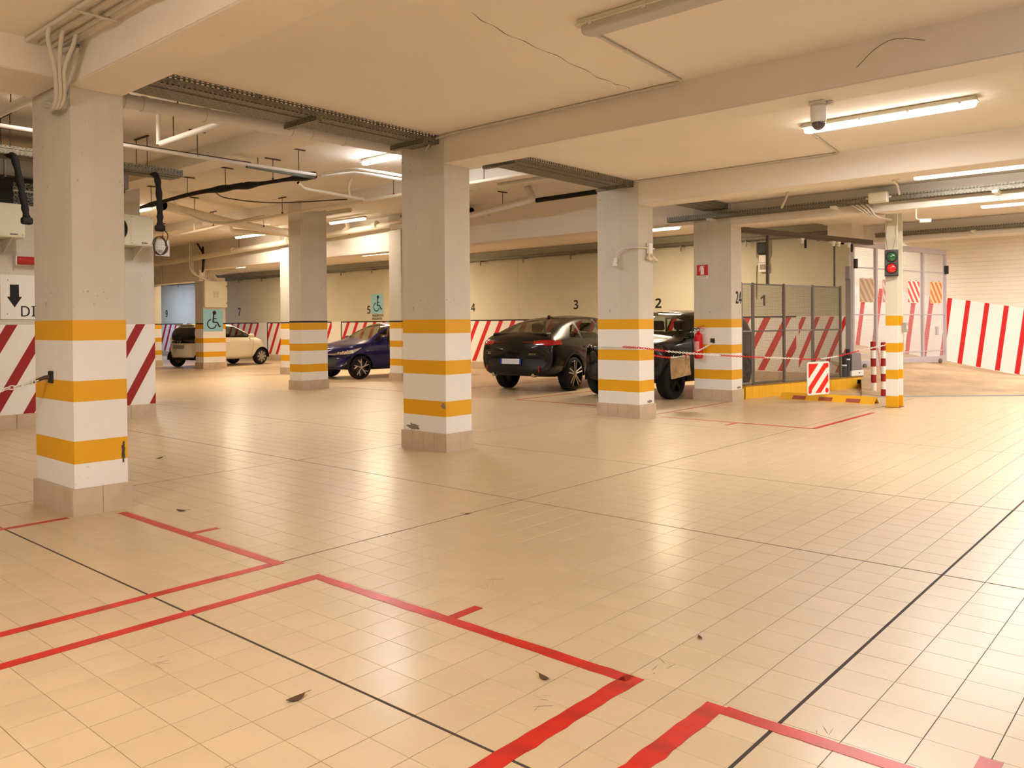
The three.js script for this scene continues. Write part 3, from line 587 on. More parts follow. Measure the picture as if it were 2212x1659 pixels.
{
  const black = paint([0.028, 0.026, 0.024], { metalness: 0, roughness: 0.3 });
  const back = x => c => c[0] < x, bd = roundBadge(-2.335, 1.0, 0.042, -0.5), pl = plateGeo(-2.40, 0.645, -0.05);
  const shade = (y0, y1, z0, z1) => ({ name: 'bumper_trim', mat: CM.trim, A: 2, B: 1, both: 1, poly: [[z0, y0], [z1, y0], [z1, y1], [z0, y1]], keep: back(-1.9), off: -0.004 });
  const lt = text('X2', 0.05); lt.rotateY(-Math.PI / 2).rotateZ(-0.2).translate(-2.35, 0.815, -0.58);
  const lr = text('xDrive', 0.042); lr.rotateY(-Math.PI / 2).rotateZ(-0.2).translate(-2.355, 0.80, 0.50);
  const sp = (() => { const g = bbox(0.20, 0.045, 1.36, 0.02, 3), p = g.attributes.position; for (let i = 0; i < p.count; i++) { const z = p.getZ(i); p.setX(i, p.getX(i) + 0.12 * (z / 0.68) ** 2); p.setY(i, p.getY(i) - 0.03 * (z / 0.68) ** 2); } g.computeVertexNormals(); return g.rotateZ(0.08).translate(-2.10, 1.225, 0); })();
  buildCar({
    label: 'black coupe-shaped SUV seen from behind, parked below the number 3', pos: [15.9, 0, -11.98], turn: 0.11, rows: suvRows, bowF: 0.42, bowR: 0.20, paint: black, fx: 1.345, rx: -1.345, R: 0.36, track: 1.61, archTrim: 0.10, belt: 1.06,
    wheel: wheel(0.36, 0.235, 0.275, doubleSpokes(5, 0.17, 0.011), CM.rimDark, CM.alloy), sideGlass: CM.tint, frontGlass: CM.glass, rearGlass: CM.tint,
    windows: [[[.02, 1.10], [1.08, 1.10], [.72, 1.40], [.45, 1.48], [.02, 1.51]], [[-.90, 1.10], [-.06, 1.10], [-.06, 1.51], [-.45, 1.49], [-.90, 1.43]], [[-1.42, 1.14], [-.97, 1.10], [-.97, 1.42], [-1.15, 1.37]]],
    pillars: [[[-.06, 1.08], [.02, 1.08], [.02, 1.52], [-.06, 1.52]], [[-.97, 1.08], [-.90, 1.08], [-.90, 1.45], [-.97, 1.43]]],
    windshield: [[.60, -.58], [.60, .58], [1.36, .70], [1.36, -.70]], rearTop: [[-1.97, -.60], [-1.97, .60], [-.95, .50], [-.95, -.50]],
    cuts: [
      { name: 'tail_light', mat: CM.tail, A: 2, B: 1, both: 1, poly: [[.50, 1.0], [.78, .97], [.95, .99], [.95, 1.075], [.70, 1.085], [.50, 1.06]], keep: c => c[0] < -1.82, off: 0.006 },
      { name: 'tail_light', mat: CM.tailDark, A: 2, B: 1, both: 1, poly: [[.24, 1.03], [.50, 1.0], [.50, 1.06], [.24, 1.055]], keep: back(-1.9), off: 0.004 },
      shade(.50, .70, .26, .72), shade(.40, .56, 0, .60), shade(.33, .47, 0, .92),
      { name: 'trunk_seam', mat: CM.seam, A: 2, B: 1, poly: [[-.70, .735], [.70, .735], [.70, .748], [-.70, .748]], keep: back(-1.9), off: -0.002 },
      { name: 'side_skirt', mat: CM.trim, A: 0, B: 1, poly: [[-.9, .2], [.9, .2], [.9, .40], [-.9, .40]], keep: c => Math.abs(c[5]) > 0.3 }],
    seams: [[-.02, .42, -.02, 1.08], [1.02, .42, 1.06, 1.06], [-1.0, .72, -.93, 1.08], [-.98, .5, -1.0, .72]],
    deck: [-1.75, 1.25], deckW: 0.68, seats: [[.15, -.36], [.15, .36], [-.72, -.38], [-.72, .38]], mirror: [.92, 1.12, 1.0], handles: [[.12, .90, .915], [-.82, .92, .915]],
    extra: [['rear_spoiler', sp, CM.trim], ['licence_plate', pl[0], CM.plate], ['licence_plate_end', pl[1], CM.plateBlue], ['badge_ring', bd.ring, CM.chrome], ['badge_quarter', bd.a, CM.plateBlue], ['badge_quarter', bd.b, CM.plate],
      ['reflector', [0.62, -0.62].map(z => bbox(0.02, 0.13, 0.03, 0.008).translate(-2.335, 0.50, z * 1.05)), CM.tail], ['model_lettering', [lt, lr], CM.chrome], ['roof_antenna', (() => { const g = bbox(0.16, 0.06, 0.05, 0.02); const p = g.attributes.position; for (let i = 0; i < p.count; i++) if (p.getY(i) > 0) p.setX(i, p.getX(i) * 0.4 - 0.04); g.computeVertexNormals(); return g.translate(-.85, 1.575, 0); })(), black],
      ['exhaust_pipe', [-0.5, 0.5].map(z => cyl(0.04, 0.12, 16).rotateZ(Math.PI / 2).translate(-2.27, 0.36, z)), CM.chrome]],
  });
  // second dark SUV: its nose towards the lane
  const r2 = suvRows.map(r => { const k = r.slice(); if (r[0] < -1) { } return k; });
  const tall = [[-2.15, .50, .70, .55, .78, .66, .76, .85, .62, .98, 1.0], [-2.08, .38, .80, .5, .87, .72, .84, 1.05, .68, 1.3, 1.34], [-1.9, .32, .86, .44, .90, .74, .87, 1.10, .66, 1.52, 1.57], [-1.3, .28, .87, .40, .91, .75, .87, 1.10, .64, 1.60, 1.65], [-.5, .26, .87, .38, .905, .75, .865, 1.09, .62, 1.62, 1.68], [.2, .26, .87, .38, .905, .75, .865, 1.08, .62, 1.60, 1.66], [.65, .26, .87, .39, .905, .75, .86, 1.08, .64, 1.45, 1.52], [1.1, .27, .87, .40, .905, .76, .86, 1.07, .70, 1.15, 1.20], [1.45, .28, .87, .42, .905, .76, .85, 1.06, .68, 1.11, 1.15], [1.85, .32, .86, .46, .885, .74, .82, 1.0, .62, 1.06, 1.09], [2.02, .36, .82, .50, .84, .70, .80, .92, .58, 1.0, 1.03], [2.10, .46, .72, .54, .74, .66, .71, .82, .52, .90, .92]];
  buildCar({
    label: 'black SUV facing the lane behind the chain with the hanging paper', pos: [15.49, 0, -8.95], turn: 3.10, rows: tall, bowF: 0.34, bowR: 0.25, paint: black, fx: 1.30, rx: -1.30, R: 0.36, track: 1.60, archTrim: 0.11, belt: 1.09,
    wheel: wheel(0.36, 0.23, 0.23, plainSpokes(5, 0.03), CM.rimDark, CM.rimDark), sideGlass: CM.tint, frontGlass: CM.glass, rearGlass: CM.tint,
    windows: [[[-.05, 1.14], [.98, 1.14], [.62, 1.46], [.4, 1.55], [-.05, 1.57]], [[-1.05, 1.14], [-.13, 1.14], [-.13, 1.57], [-1.05, 1.54]], [[-1.75, 1.16], [-1.12, 1.14], [-1.12, 1.53], [-1.6, 1.46]]],
    pillars: [[[-.13, 1.12], [-.05, 1.12], [-.05, 1.6], [-.13, 1.6]]],
    windshield: [[.34, -.57], [.34, .57], [1.10, .70], [1.10, -.70]],
    cuts: [{ name: 'headlight', mat: CM.darkGlass, A: 2, B: 1, both: 1, poly: [[.48, .90], [.84, .92], [.90, 1.02], [.50, 1.0]], keep: c => c[0] > 1.6, off: 0.005 },
      { name: 'grille', mat: CM.trim, A: 2, B: 1, poly: [[-.45, .78], [.45, .78], [.48, .96], [-.48, .96]], keep: c => c[0] > 1.7, off: -0.01 },
      { name: 'front_bumper', mat: CM.trim, A: 2, B: 1, poly: [[-.95, .30], [.95, .30], [.95, .62], [-.95, .62]], keep: c => c[0] > 1.75, off: 0.004 },
      { name: 'hood_seam', mat: CM.seam, A: 0, B: 2, both: 1, poly: [[1.12, .745], [1.95, .66], [1.95, .672], [1.12, .757]], keep: c => c[4] > 0.2 && c[1] > 0.9 },
      { name: 'side_skirt', mat: CM.trim, A: 0, B: 1, poly: [[-.9, .2], [.9, .2], [.9, .44], [-.9, .44]], keep: c => Math.abs(c[5]) > 0.3 }],
    seams: [[-.09, .46, -.09, 1.12], [.92, .46, .98, 1.1]], deck: [-1.7, 1.05], deckW: 0.68, seats: [[.0, -.36], [.0, .36], [-.85, -.38], [-.85, .38]], mirror: [.80, 1.18, 1.0], handles: [[.05, .96, .905]],
    extra: [['wiper', [sweep(curve([[1.12, 1.20, .1], [.98, 1.30, .35], [.9, 1.36, .55]], 12), 0.008, 6)], CM.trim]],
  });
}
{
  const blue = paint([0.03, 0.022, 0.30], { metalness: 0, roughness: 0.35 });
  const rows = [[-1.87, .48, .66, .55, .74, .70, .70, .90, .60, 1.0, 1.02], [-1.80, .36, .76, .50, .82, .72, .79, 1.0, .62, 1.2, 1.24], [-1.6, .27, .80, .42, .86, .73, .83, 1.02, .60, 1.36, 1.42], [-1.28, .24, .82, .38, .865, .73, .83, 1.01, .58, 1.41, 1.47], [-.5, .22, .82, .35, .86, .72, .82, .97, .58, 1.44, 1.50], [.1, .22, .82, .35, .86, .72, .82, .95, .57, 1.41, 1.475], [.5, .22, .82, .36, .86, .72, .82, .94, .59, 1.28, 1.35], [.95, .22, .82, .37, .865, .72, .81, .93, .66, 1.04, 1.10], [1.28, .23, .82, .40, .87, .72, .80, .92, .66, .96, 1.01], [1.65, .25, .80, .42, .85, .70, .76, .86, .58, .90, .94], [1.92, .27, .73, .45, .77, .64, .69, .77, .50, .81, .84], [2.06, .34, .58, .48, .61, .57, .55, .65, .42, .70, .71]];
  const hw = forkSpokes(5, 0.012);
  const turn = Math.PI + 0.12 * -1;
  buildCar({
    label: 'dark blue hatchback parked nose-out below the wheelchair sign', pos: [15.70, 0, -18.61], turn: 3.009, rows, bowF: 0.50, bowR: 0.22, paint: blue, fx: 1.28, rx: -1.28, R: 0.31, track: 1.52, belt: 0.97,
    wheel: wheel(0.31, 0.205, 0.228, hw, CM.rimDark, CM.alloy), sideGlass: CM.tint, frontGlass: CM.glass, rearGlass: CM.tint,
    windows: [[[-.20, 1.0], [.82, .985], [.50, 1.22], [.25, 1.34], [-.20, 1.39]], [[-1.1, 1.02], [-.28, 1.0], [-.28, 1.39], [-.9, 1.36]]],
    pillars: [[[-.28, .98], [-.20, .98], [-.20, 1.42], [-.28, 1.42]]],
    windshield: [[.22, -.53], [.22, .53], [1.02, .66], [1.02, -.66]], rearTop: [[-1.78, -.55], [-1.78, .55], [-1.55, .5], [-1.55, -.5]],
    cuts: [{ name: 'headlight', mat: CM.lamp, A: 0, B: 1, both: 1, split: 1, poly: [[1.18, .865], [1.55, .765], [1.93, .685], [1.98, .64], [1.80, .635], [1.52, .68]], keep: c => Math.abs(c[2]) > 0.3 && c[5] * c[2] > 0.02 && c[0] > 1.1, off: 0.005 },
      { name: 'grille', mat: CM.trim, A: 2, B: 1, poly: [[-.50, .30], [.50, .30], [.40, .58], [-.40, .58]], keep: c => c[0] > 1.6, off: -0.008 },
      { name: 'air_intake', mat: CM.trim, A: 2, B: 1, both: 1, poly: [[.60, .32], [.72, .32], [.70, .5], [.62, .5]], keep: c => c[0] > 1.5, off: -0.006 }],
    seams: [[-.24, .38, -.24, .98], [.86, .38, .92, .98], [-1.1, .6, -1.06, .98], [.90, .62, 1.12, .88]], deck: [-1.5, .95], deckW: 0.6, seats: [[-.1, -.34], [-.1, .34], [-.9, -.36], [-.9, .36]], mirror: [.62, 1.06, .93], handles: [[-.08, .84, .862], [-.95, .86, .862]],
    extra: [['mirror_cap', [-1, 1].map(m => bbox(0.03, 0.05, 0.16, 0.012).translate(.58, 1.04, m * .93)), CM.chrome], ['headlight_projector', [-1, 1].flatMap(m => [0, 1, 2].map(k => new THREE.SphereGeometry(0.03, 14, 10).translate(1.80 - k * 0.10, .69 + k * 0.025, m * (.60 + k * 0.06)))), CM.chrome]],
  });
}
{
  const cream = paint([0.88, 0.85, 0.78], { metalness: 0, roughness: 0.35 });
  const rows = [[-1.64, .42, .60, .50, .68, .62, .66, .78, .56, .88, .90], [-1.58, .30, .72, .46, .78, .66, .75, .92, .60, 1.08, 1.10], [-1.42, .25, .76, .42, .80, .68, .78, .96, .58, 1.30, 1.34], [-1.17, .23, .78, .38, .81, .70, .79, .97, .55, 1.39, 1.44], [-.5, .22, .78, .34, .81, .70, .79, .95, .54, 1.41, 1.465], [.05, .22, .78, .34, .81, .69, .78, .92, .54, 1.38, 1.44], [.5, .22, .78, .35, .81, .69, .78, .90, .57, 1.22, 1.29], [.92, .22, .78, .37, .81, .69, .77, .88, .62, 1.00, 1.06], [1.17, .23, .78, .38, .81, .69, .76, .87, .60, .93, .98], [1.48, .25, .74, .40, .77, .66, .70, .80, .52, .86, .89], [1.66, .28, .66, .42, .69, .60, .62, .70, .46, .76, .78], [1.76, .36, .50, .45, .53, .53, .49, .60, .38, .64, .65]];
  const bd = roundBadge(-1.635, 0.86, 0.06, -0.2), pl = plateGeo(-1.655, 0.69, -0.05);
  buildCar({
    label: 'small cream white hatchback with a black glass tailgate behind the cabinet column', pos: [16.15, 0, -28.74], turn: 0.19, scale: 1.1, rows, bowF: 0.45, bowR: 0.24, paint: cream, fx: 1.17, rx: -1.17, R: 0.285, track: 1.36, belt: 0.94,
    wheel: wheel(0.285, 0.17, 0.195, plainSpokes(8, 0.026), std([0.55, 0.53, 0.50], { roughness: 0.5 }), std([0.60, 0.58, 0.55], { roughness: 0.5 })), sideGlass: CM.tint, frontGlass: CM.glass, rearGlass: CM.darkGlass,
    windows: [[[-.42, .975], [.78, .95], [.45, 1.19], [.15, 1.33], [-.42, 1.37]], [[-1.18, 1.02], [-.50, .975], [-.50, 1.37], [-1.0, 1.33]]],
    pillars: [[[-.50, .95], [-.42, .95], [-.42, 1.40], [-.50, 1.40]], [[.78, .95], [.95, .935], [.60, 1.13], [.52, 1.14]]],
    windshield: [[.14, -.50], [.14, .50], [.98, .62], [.98, -.62]],
    cuts: [{ name: 'rear_window', mat: CM.darkGlass, A: 2, B: 1, poly: [[-.56, .80], [.56, .80], [.60, 1.0], [.50, 1.31], [-.50, 1.31], [-.60, 1.0]], keep: c => c[0] < -1.3, off: 0.004 },
      { name: 'tail_light', mat: CM.tail, A: 2, B: 1, both: 1, poly: [[.58, .84], [.80, .84], [.78, 1.0], [.62, 1.0]], keep: c => c[0] < -1.34, off: 0.006 },
      { name: 'bumper_trim', mat: CM.trim, A: 2, B: 1, poly: [[-.6, .2], [.6, .2], [.6, .34], [-.6, .34]], keep: c => c[0] < -1.2 },
      { name: 'headlight', mat: CM.lamp, A: 0, B: 1, poly: [[1.25, .83], [1.5, .74], [1.68, .62], [1.55, .6], [1.38, .66]], keep: c => Math.abs(c[2]) > 0.35 && c[0] > 1.1, off: 0.004, split: 1 }],
    seams: [[-.46, .36, -.46, .95], [.72, .36, .80, .94]], deck: [-1.3, .9], deckW: 0.55, seats: [[-.15, -.32], [-.15, .32], [-.9, -.32], [-.9, .32]], mirror: [.62, 1.02, .88], handles: [[-.33, .82, .815]],
    extra: [['licence_plate', [pl[0], ...pl[1]], std([0.50, 0.49, 0.47])], ['badge_ring', bd.ring, CM.chrome], ['badge_bar', [bbox(0.008, 0.09, 0.014, 0.003).translate(-1.64, 0.855, 0), bbox(0.008, 0.014, 0.08, 0.003).translate(-1.64, 0.875, 0)], CM.chrome], ['roof_spoiler', bbox(0.18, 0.03, 0.9, 0.012).rotateZ(-0.15).translate(-1.40, 1.40, 0), cream], ['third_brake_light', bbox(0.05, 0.015, 0.2, 0.005).translate(-1.46, 1.415, 0), CM.tail]],
  });
}

// ================================================================ LIGHTS
// tube fixture lying along z: housing, lens, clips; lit ones carry an area light of the lens' size just below the lens
function fixture(label, [x, y, z], o = {}) {
  const L = o.len || 1.27, c = o.color, along = o.turn || 0, w = o.w || 0.105;
  const t = thing('tube_light', label, 'light', [x, y, z], along, o.group);
  part(t, 'housing', [bbox(w, 0.045, L, 0.018, 2).translate(0, -0.022, 0), bbox(w + 0.022, 0.014, L + 0.02, 0.006).translate(0, -0.045, 0)], M.cream);
  const s = new THREE.Shape(), h = L / 2 - 0.005, r = w / 2;
  s.moveTo(-r, -h + r); s.lineTo(-r, h - r); s.absarc(0, h - r, r, Math.PI, 0, true); s.lineTo(r, -h + r); s.absarc(0, -h + r, r, 0, -Math.PI, true);
  const g = new THREE.ExtrudeGeometry(s, { depth: 0.03, bevelEnabled: true, bevelThickness: 0.022, bevelSize: 0.02, bevelOffset: -0.02, bevelSegments: 3, curveSegments: 8 });
  g.rotateX(Math.PI / 2).translate(0, -0.05, 0);
  const mat = c ? new THREE.MeshStandardMaterial({ color: 0xffffff, emissive: new THREE.Color().setRGB(...c), emissiveIntensity: (o.glow || GLOW) * (o.k || 1), roughness: 0.4 }) : M.lensOff;
  part(t, 'lens', g, mat);
  for (const k of [-0.42, -0.14, 0.14, 0.42]) for (const m of [-1, 1]) part(t, 'clip', bbox(0.008, 0.032, 0.03, 0.003).translate(m * (w / 2 + 0.009), -0.05, k * L), M.pvc);
  part(t, 'cable_gland', cyl(0.014, 0.05, 12).rotateX(Math.PI / 2).translate(0, -0.022, -L / 2 - 0.025), M.pvc);
  if (!c) part(t, 'tube', [-0.022, 0.022].map(q => cyl(0.013, L - 0.12, 12).rotateX(Math.PI / 2).translate(q, -0.055, 0)), M.white);
  if (c) {
    const l = new THREE.RectAreaLight(new THREE.Color().setRGB(...c), TUBE * (o.k || 1), w, L - 0.06);
    l.position.set(0, -0.108, 0); l.rotation.x = -Math.PI / 2; t.add(l);      // faces down, long side along z
  }
  return t;
}
fixture('lit tube light beside the dome camera', [9.10, CEIL, -2.70], { len: 1.72, color: WHITE, k: 0.68, w: 0.12 });
fixture('unlit tube light with dusty lens at the top of the picture', [4.90, CEIL, -2.75], { len: 1.6, w: 0.17 });
fixture('lit tube light above the long cable tray on the column side', [13.25, CEIL, -2.65], { len: 1.75, color: WHITE, k: 0.54, w: 0.12 });
fixture('lit tube light above the traffic light pole towards the ramp', [16.85, 3.62, -2.45], { len: 1.8, color: WHITE, k: 0.62, w: 0.13 });
fixture('cool white tube light under the back hall ceiling, cut by the middle column', [9.12, FAR, -10.55], { len: 1.6, color: COOL, k: 0.6, glow: 26 });
fixture('lit tube light in the bay behind the lamp arm column', [17.2, 3.80, -10.45], { len: 1.5, color: WARM, k: 1.6 });
fixture('lit tube light in the bay above the white car', [16.7, 3.80, -28.6], { len: 1.6, color: WARM, k: 1.2 });
fixture('unlit tube light beside the elbow pipe in the back hall', [12.3, FAR, -10.4], { len: 1.3 });
fixture('unlit tube light beyond the broad column', [12.7, FAR, -17.0], { len: 1.4 });
fixture('tube light glowing behind the black cable run', [9.1, FAR, -20.0], { len: 1.4, color: NEUTRAL, k: 1.2 });
fixture('bright tube light half hidden by bent pipes near the cabinet', [13.4, FAR - 0.12, -21.6], { len: 2.4, color: NEUTRAL, k: 0.4, glow: 14 });
fixture('bright tube light beyond the broad column by the grey pipe elbow', [13.6, FAR - 0.05, -17.6], { len: 1.5, color: NEUTRAL, k: 0.3, glow: 10 });
fixture('cold blue tube light in the bay numbered 9', [17.6, 3.80, -38.6], { len: 1.6, color: BLUE, k: 1.1 });
fixture('tube light over the ramp hidden by the edge beam', [22.0, CEIL, -2.6], { len: 1.8, color: WHITE, k: 1.08, w: 0.13 });
fixture('tube light over the ramp behind the gate header', [22.4, 4.55, -8.2], { len: 1.8, color: WHITE, k: 1.08, w: 0.13 });
const OUT = 'tube lights on the near ceiling outside the frame';
for (const [x, z, k, c] of [[-3.35, -2.6, 1.9, WHITE], [0.8, -2.6, 0.2, WARM], [0.8, 4.8, 0.8, WARM], [4.9, 4.8, 0.45, WARM], [5.6, 2.0, 0.46, [0.25, 0.76, 1.6]], [9.1, 4.8, 0.45, WHITE], [13.2, 4.6, 0.8, WHITE], [17, 2.6, 0.7, WHITE]])
  fixture('tube light on the near ceiling outside the frame', [x, CEIL, z], { len: 1.6, color: c, k, group: OUT, glow: 34 });
for (const [x, z, y, k, c] of [[4.25, -10.7, FAR, 0.5, NEUTRAL], [5.0, -20, FAR, 0.7, WARM], [17, -20.5, 3.84, 1.7, WARM]])
  fixture('tube light in the back hall hidden behind columns', [x, y, z], { len: 1.5, color: c, k, group: 'hidden tube lights of the back hall' });

// ================================================================ PIPES, TRAYS, CABLES
const pipeThing = (name, label, cat, pts, r, mat, bend, o = {}) => { const t = thing(name, label, cat); part(t, o.part || 'pipe_run', pipe(pts, r, bend ?? 0.08, o.seg || 12), mat); return t; };
const ringX = (x, y, z, r, w = 0.04) => cyl(r, w, 18).rotateZ(Math.PI / 2).translate(x, y, z), ringZ = (x, y, z, r, w = 0.04) => cyl(r, w, 18).rotateX(Math.PI / 2).translate(x, y, z);
const hanger = (par, x, y, z, top, alongX = true, w = 0.3) => part(par, 'hanger', [cyl(0.007, top - y, 6).translate(x, (top + y) / 2, z), alongX ? bbox(w, 0.02, 0.035, 0.004).translate(x, top - 0.012, z) : bbox(0.035, 0.02, w, 0.004).translate(x, top - 0.012, z), cyl(0.022, 0.03, 8).translate(x, y, z)], M.rod);
// galvanised U tray with slotted sides, along +x from the origin; the origin is at bottom, near side
const sectCache = {};
function traySection(L, w, h) {
  const key = [L, w, h].join();
  if (sectCache[key]) return sectCache[key];
  const mk = () => {
    const s = new THREE.Shape([[0, 0], [L, 0], [L, h], [0, h]].map(p => new THREE.Vector2(...p)));
    for (let x = 0.025; x < L - 0.03; x += 0.05) for (const y of h > 0.07 ? [0.62, 0.86] : [0.6]) { const a = h * y; s.holes.push(new THREE.Path([[x, a], [x, a + 0.009], [x + 0.026, a + 0.009], [x + 0.026, a]].map(p => new THREE.Vector2(...p)))); }
    return new THREE.ExtrudeGeometry(s, { depth: 0.002, bevelEnabled: false });
  };
  const base = new THREE.BoxGeometry(L, 0.002, w).translate(L / 2, 0.001, -w / 2), rib = [0.3].map(t => new THREE.BoxGeometry(L, 0.012, 0.006).translate(L / 2, -0.004, -w * t));
  return sectCache[key] = uvm(merge([mk(), mk().translate(0, 0, -w), base, ...rib]));
}
function tray(label, pos, turn, n, L, w, h, mat, o = {}) {
  const t = thing('cable_tray', label, 'cable tray', pos, turn);
  for (let i = 0; i < n; i++) part(t, 'tray_section', traySection(L, w, h), mat).position.x = i * L;
  for (const x of o.joints || []) part(t, 'joint_plate', box(x - 0.04, x + 0.04, 0.005, h, 0.002, 0.005), mat);
  for (const x of o.arms || []) part(t, 'bracket_arm', [box(x - 0.035, x + 0.035, -0.045, -0.003, -w - (o.armBack || 0.05), 0.06), box(x - 0.05, x + 0.05, -0.012, -0.002, -w - 0.02, 0.03)], o.armMat || mat);
  for (const x of o.rods || []) part(t, 'hanger', [cyl(0.006, o.top - pos[1], 6).translate(x, (o.top - pos[1]) / 2, -0.02), cyl(0.006, o.top - pos[1], 6).translate(x, (o.top - pos[1]) / 2, -w + 0.02), bbox(0.03, 0.02, w + 0.05, 0.004).translate(x, o.top - pos[1] - 0.01, -w / 2)], M.rod);
  if (o.cables) part(t, 'cable', o.cables.map(([z, r, y]) => cyl(r, n * L - 0.02, 8).rotateZ(Math.PI / 2).translate(n * L / 2, y, -z)), M.foam);
  if (o.end) part(t, 'end_plate', box(n * L - 0.002, n * L, 0, h, -w, 0), mat);
  return t;
}
tray('wide galvanised cable tray between the two nearest columns', [3.03, 3.605, -6.945], 0, 4, 0.918, 0.46, 0.10, M.steel, { arms: [1.95, 3.4], joints: [1.3], cables: [[0.1, 0.02, 0.03], [0.22, 0.025, 0.03]] });
tray('galvanised cable tray between the middle column and the lamp arm column', [7.13, 3.605, -6.945], 0, 4, 0.94, 0.46, 0.10, M.steel, { arms: [0.9, 3.5], cables: [[0.1, 0.02, 0.03], [0.25, 0.02, 0.03]] });
tray('galvanised tray piece between the lamp arm and extinguisher columns', [11.34, 3.60, -6.99], 0, 3, 0.95, 0.46, 0.10, M.steel, { cables: [[0.2, 0.02, 0.03]] });
tray('perforated tray hung on rods, open end beside the black cables', [1.8, 3.82, -12.25], 0, 5, 0.9, 0.40, 0.11, M.steel, { rods: [2.1, 3.95], top: FAR, end: 1, cables: [[0.2, 0.03, 0.04]] });
tray('long cable tray along the beam over the extinguisher column', [14.05, 3.44, -8.2], -Math.PI / 2, 11, 1.0, 0.19, 0.10, M.steel, { arms: [0.9, 3.2, 5.6, 7.9], armMat: M.cream, armBack: 0.05 });
tray('cable tray along the edge beam above the gate', [19.66, 3.41, -6.05], -Math.PI / 2, 9, 1.0, 0.17, 0.09, M.steel, { arms: [2.0, 4.4], armMat: M.cream });
{
  const t = tray('long perforated cable tray high on the numbered bay wall', [19.62, 3.56, -40], -Math.PI / 2, 33, 1.0, 0.2, 0.09, M.steel, {});
  for (let x = 1.2; x < 33; x += 1.85) part(t, 'wall_bracket', [box(x - 0.02, x + 0.02, -0.03, -0.003, -0.225, -0.02), box(x - 0.02, x + 0.02, -0.16, -0.003, -0.03, 0.0)], M.steelPaint);
}
{
  const t = thing('drain_pipe', 'thick white drain pipe under the tray between the two nearest columns', 'pipe');
  part(t, 'pipe_run', pipe([[2.4, 3.60, -7.80], [6.9, 3.67, -7.72]], 0.068, 0.1, 18), M.pvc);
  for (const x of [3.45, 3.62, 4.25, 5.25, 5.5, 5.95]) part(t, 'collar', ringX(x, 3.60 + (x - 2.4) * 0.0155, -7.80 + (x - 2.4) * 0.0178, 0.075, 0.05), M.pvc);
  hanger(t, 3.95, 3.66, -7.77, FAR, true, 0.2);
}
pipeThing('pipe', 'pale pipe stub on a T hanger under the dark back hall ceiling', 'pipe', [[5.30, 3.98, -10.9], [5.33, 4.02, -8.6]], 0.04, M.pvc);
{ const t = scene.children[scene.children.length - 1]; hanger(t, 5.30, 4.0, -10.55, FAR, true, 0.42); part(t, 'drop_pipe', pipe([[5.29, FAR, -10.95], [5.29, 3.97, -10.95]], 0.03), M.pvc); }
pipeThing('pipe', 'pale pipe on a T hanger left of the nearest column', 'pipe', [[3.42, 4.08, -11.6], [3.44, 4.08, -8.8]], 0.05, M.pvc);
hanger(scene.children[scene.children.length - 1], 3.43, 4.1, -10.75, FAR, true, 0.45);
{
  const t = thing('pipe', 'white and black pipe pair crossing the back hall under the ceiling', 'pipe');
  part(t, 'white_pipe', pipe([[1.5, 4.05, -11.62], [5, 4.0, -11.45], [8.15, 3.99, -11.38]], 0.028, 0.3), M.pvc);
  part(t, 'black_pipe', pipe([[1.5, 4.04, -11.72], [5, 4.03, -11.54], [7.0, 4.02, -11.47]], 0.03, 0.3), M.foam);
  part(t, 'grey_pipe', pipe([[6.9, 3.96, -11.42], [8.15, 3.94, -11.40]], 0.022, 0.3), std([0.4, 0.42, 0.4]));
  for (const x of [4.2, 6.1, 7.1, 7.85]) hanger(t, x, 4.0, -11.42, FAR, true, 0.25);
}
{
  const t = thing('cable_run', 'black foam-wrapped cable run with taped bulges under the ceiling', 'cable');
  const path = curve([[8.25, 4.02, -19.5], [7.92, 4.0, -17.3], [7.78, 4.0, -14.5], [8.0, 4.0, -13.0], [8.18, 4.0, -11.45]], 70);
  part(t, 'wrapped_cable', sweep(path, u => 0.034 + 0.035 * (Math.exp(-(((u - 0.60) / 0.05) ** 2)) + Math.exp(-(((u - 0.72) / 0.04) ** 2)) + 1.1 * Math.exp(-(((u - 0.97) / 0.05) ** 2)) + 0.7 * Math.exp(-(((u - 0.32) / 0.03) ** 2))), 10), M.foam);
  part(t, 'loose_cable', [sweep(curve([[8.0, 4.03, -17.5], [7.82, 4.05, -15.0], [7.95, 4.06, -13.3]], 20), 0.012, 6), sweep(curve([[7.85, 3.98, -14.1], [8.3, 3.94, -14.4], [9.2, 3.93, -14.2], [10.2, 4.0, -13.2]], 24), 0.012, 6)], M.rod);
  part(t, 'pale_cable', [0, 1].map(k => sweep(curve([[7.8, 3.98, -15.6], [8.6, 3.9, -16.6 - k * 0.05], [9.6, 3.82 - k * 0.03, -17.0], [10.3, 3.98, -16.3]], 24), 0.012, 6)), M.conduit);
  for (const z of [-16.6, -15.1, -13.7, -12.4]) hanger(t, 7.85 + (z > -13 ? 0.15 : 0), 4.03, z, FAR, true, 0.3);
}
pipeThing('conduit', 'white conduit pair continuing from the black cable run', 'conduit', [[8.2, 4.0, -11.3], [8.45, 4.05, -10.75], [8.9, 4.02, -10.55], [10.9, 3.97, -10.35]], 0.026, M.pvc, 0.15);
part(scene.children[scene.children.length - 1], 'conduit_pipe', pipe([[8.25, 3.98, -11.4], [8.5, 4.0, -10.8], [8.9, 3.97, -10.62], [10.9, 3.92, -10.42]], 0.026, 0.15), M.pvc);
hanger(scene.children[scene.children.length - 1], 9.3, 4.0, -10.52, FAR);
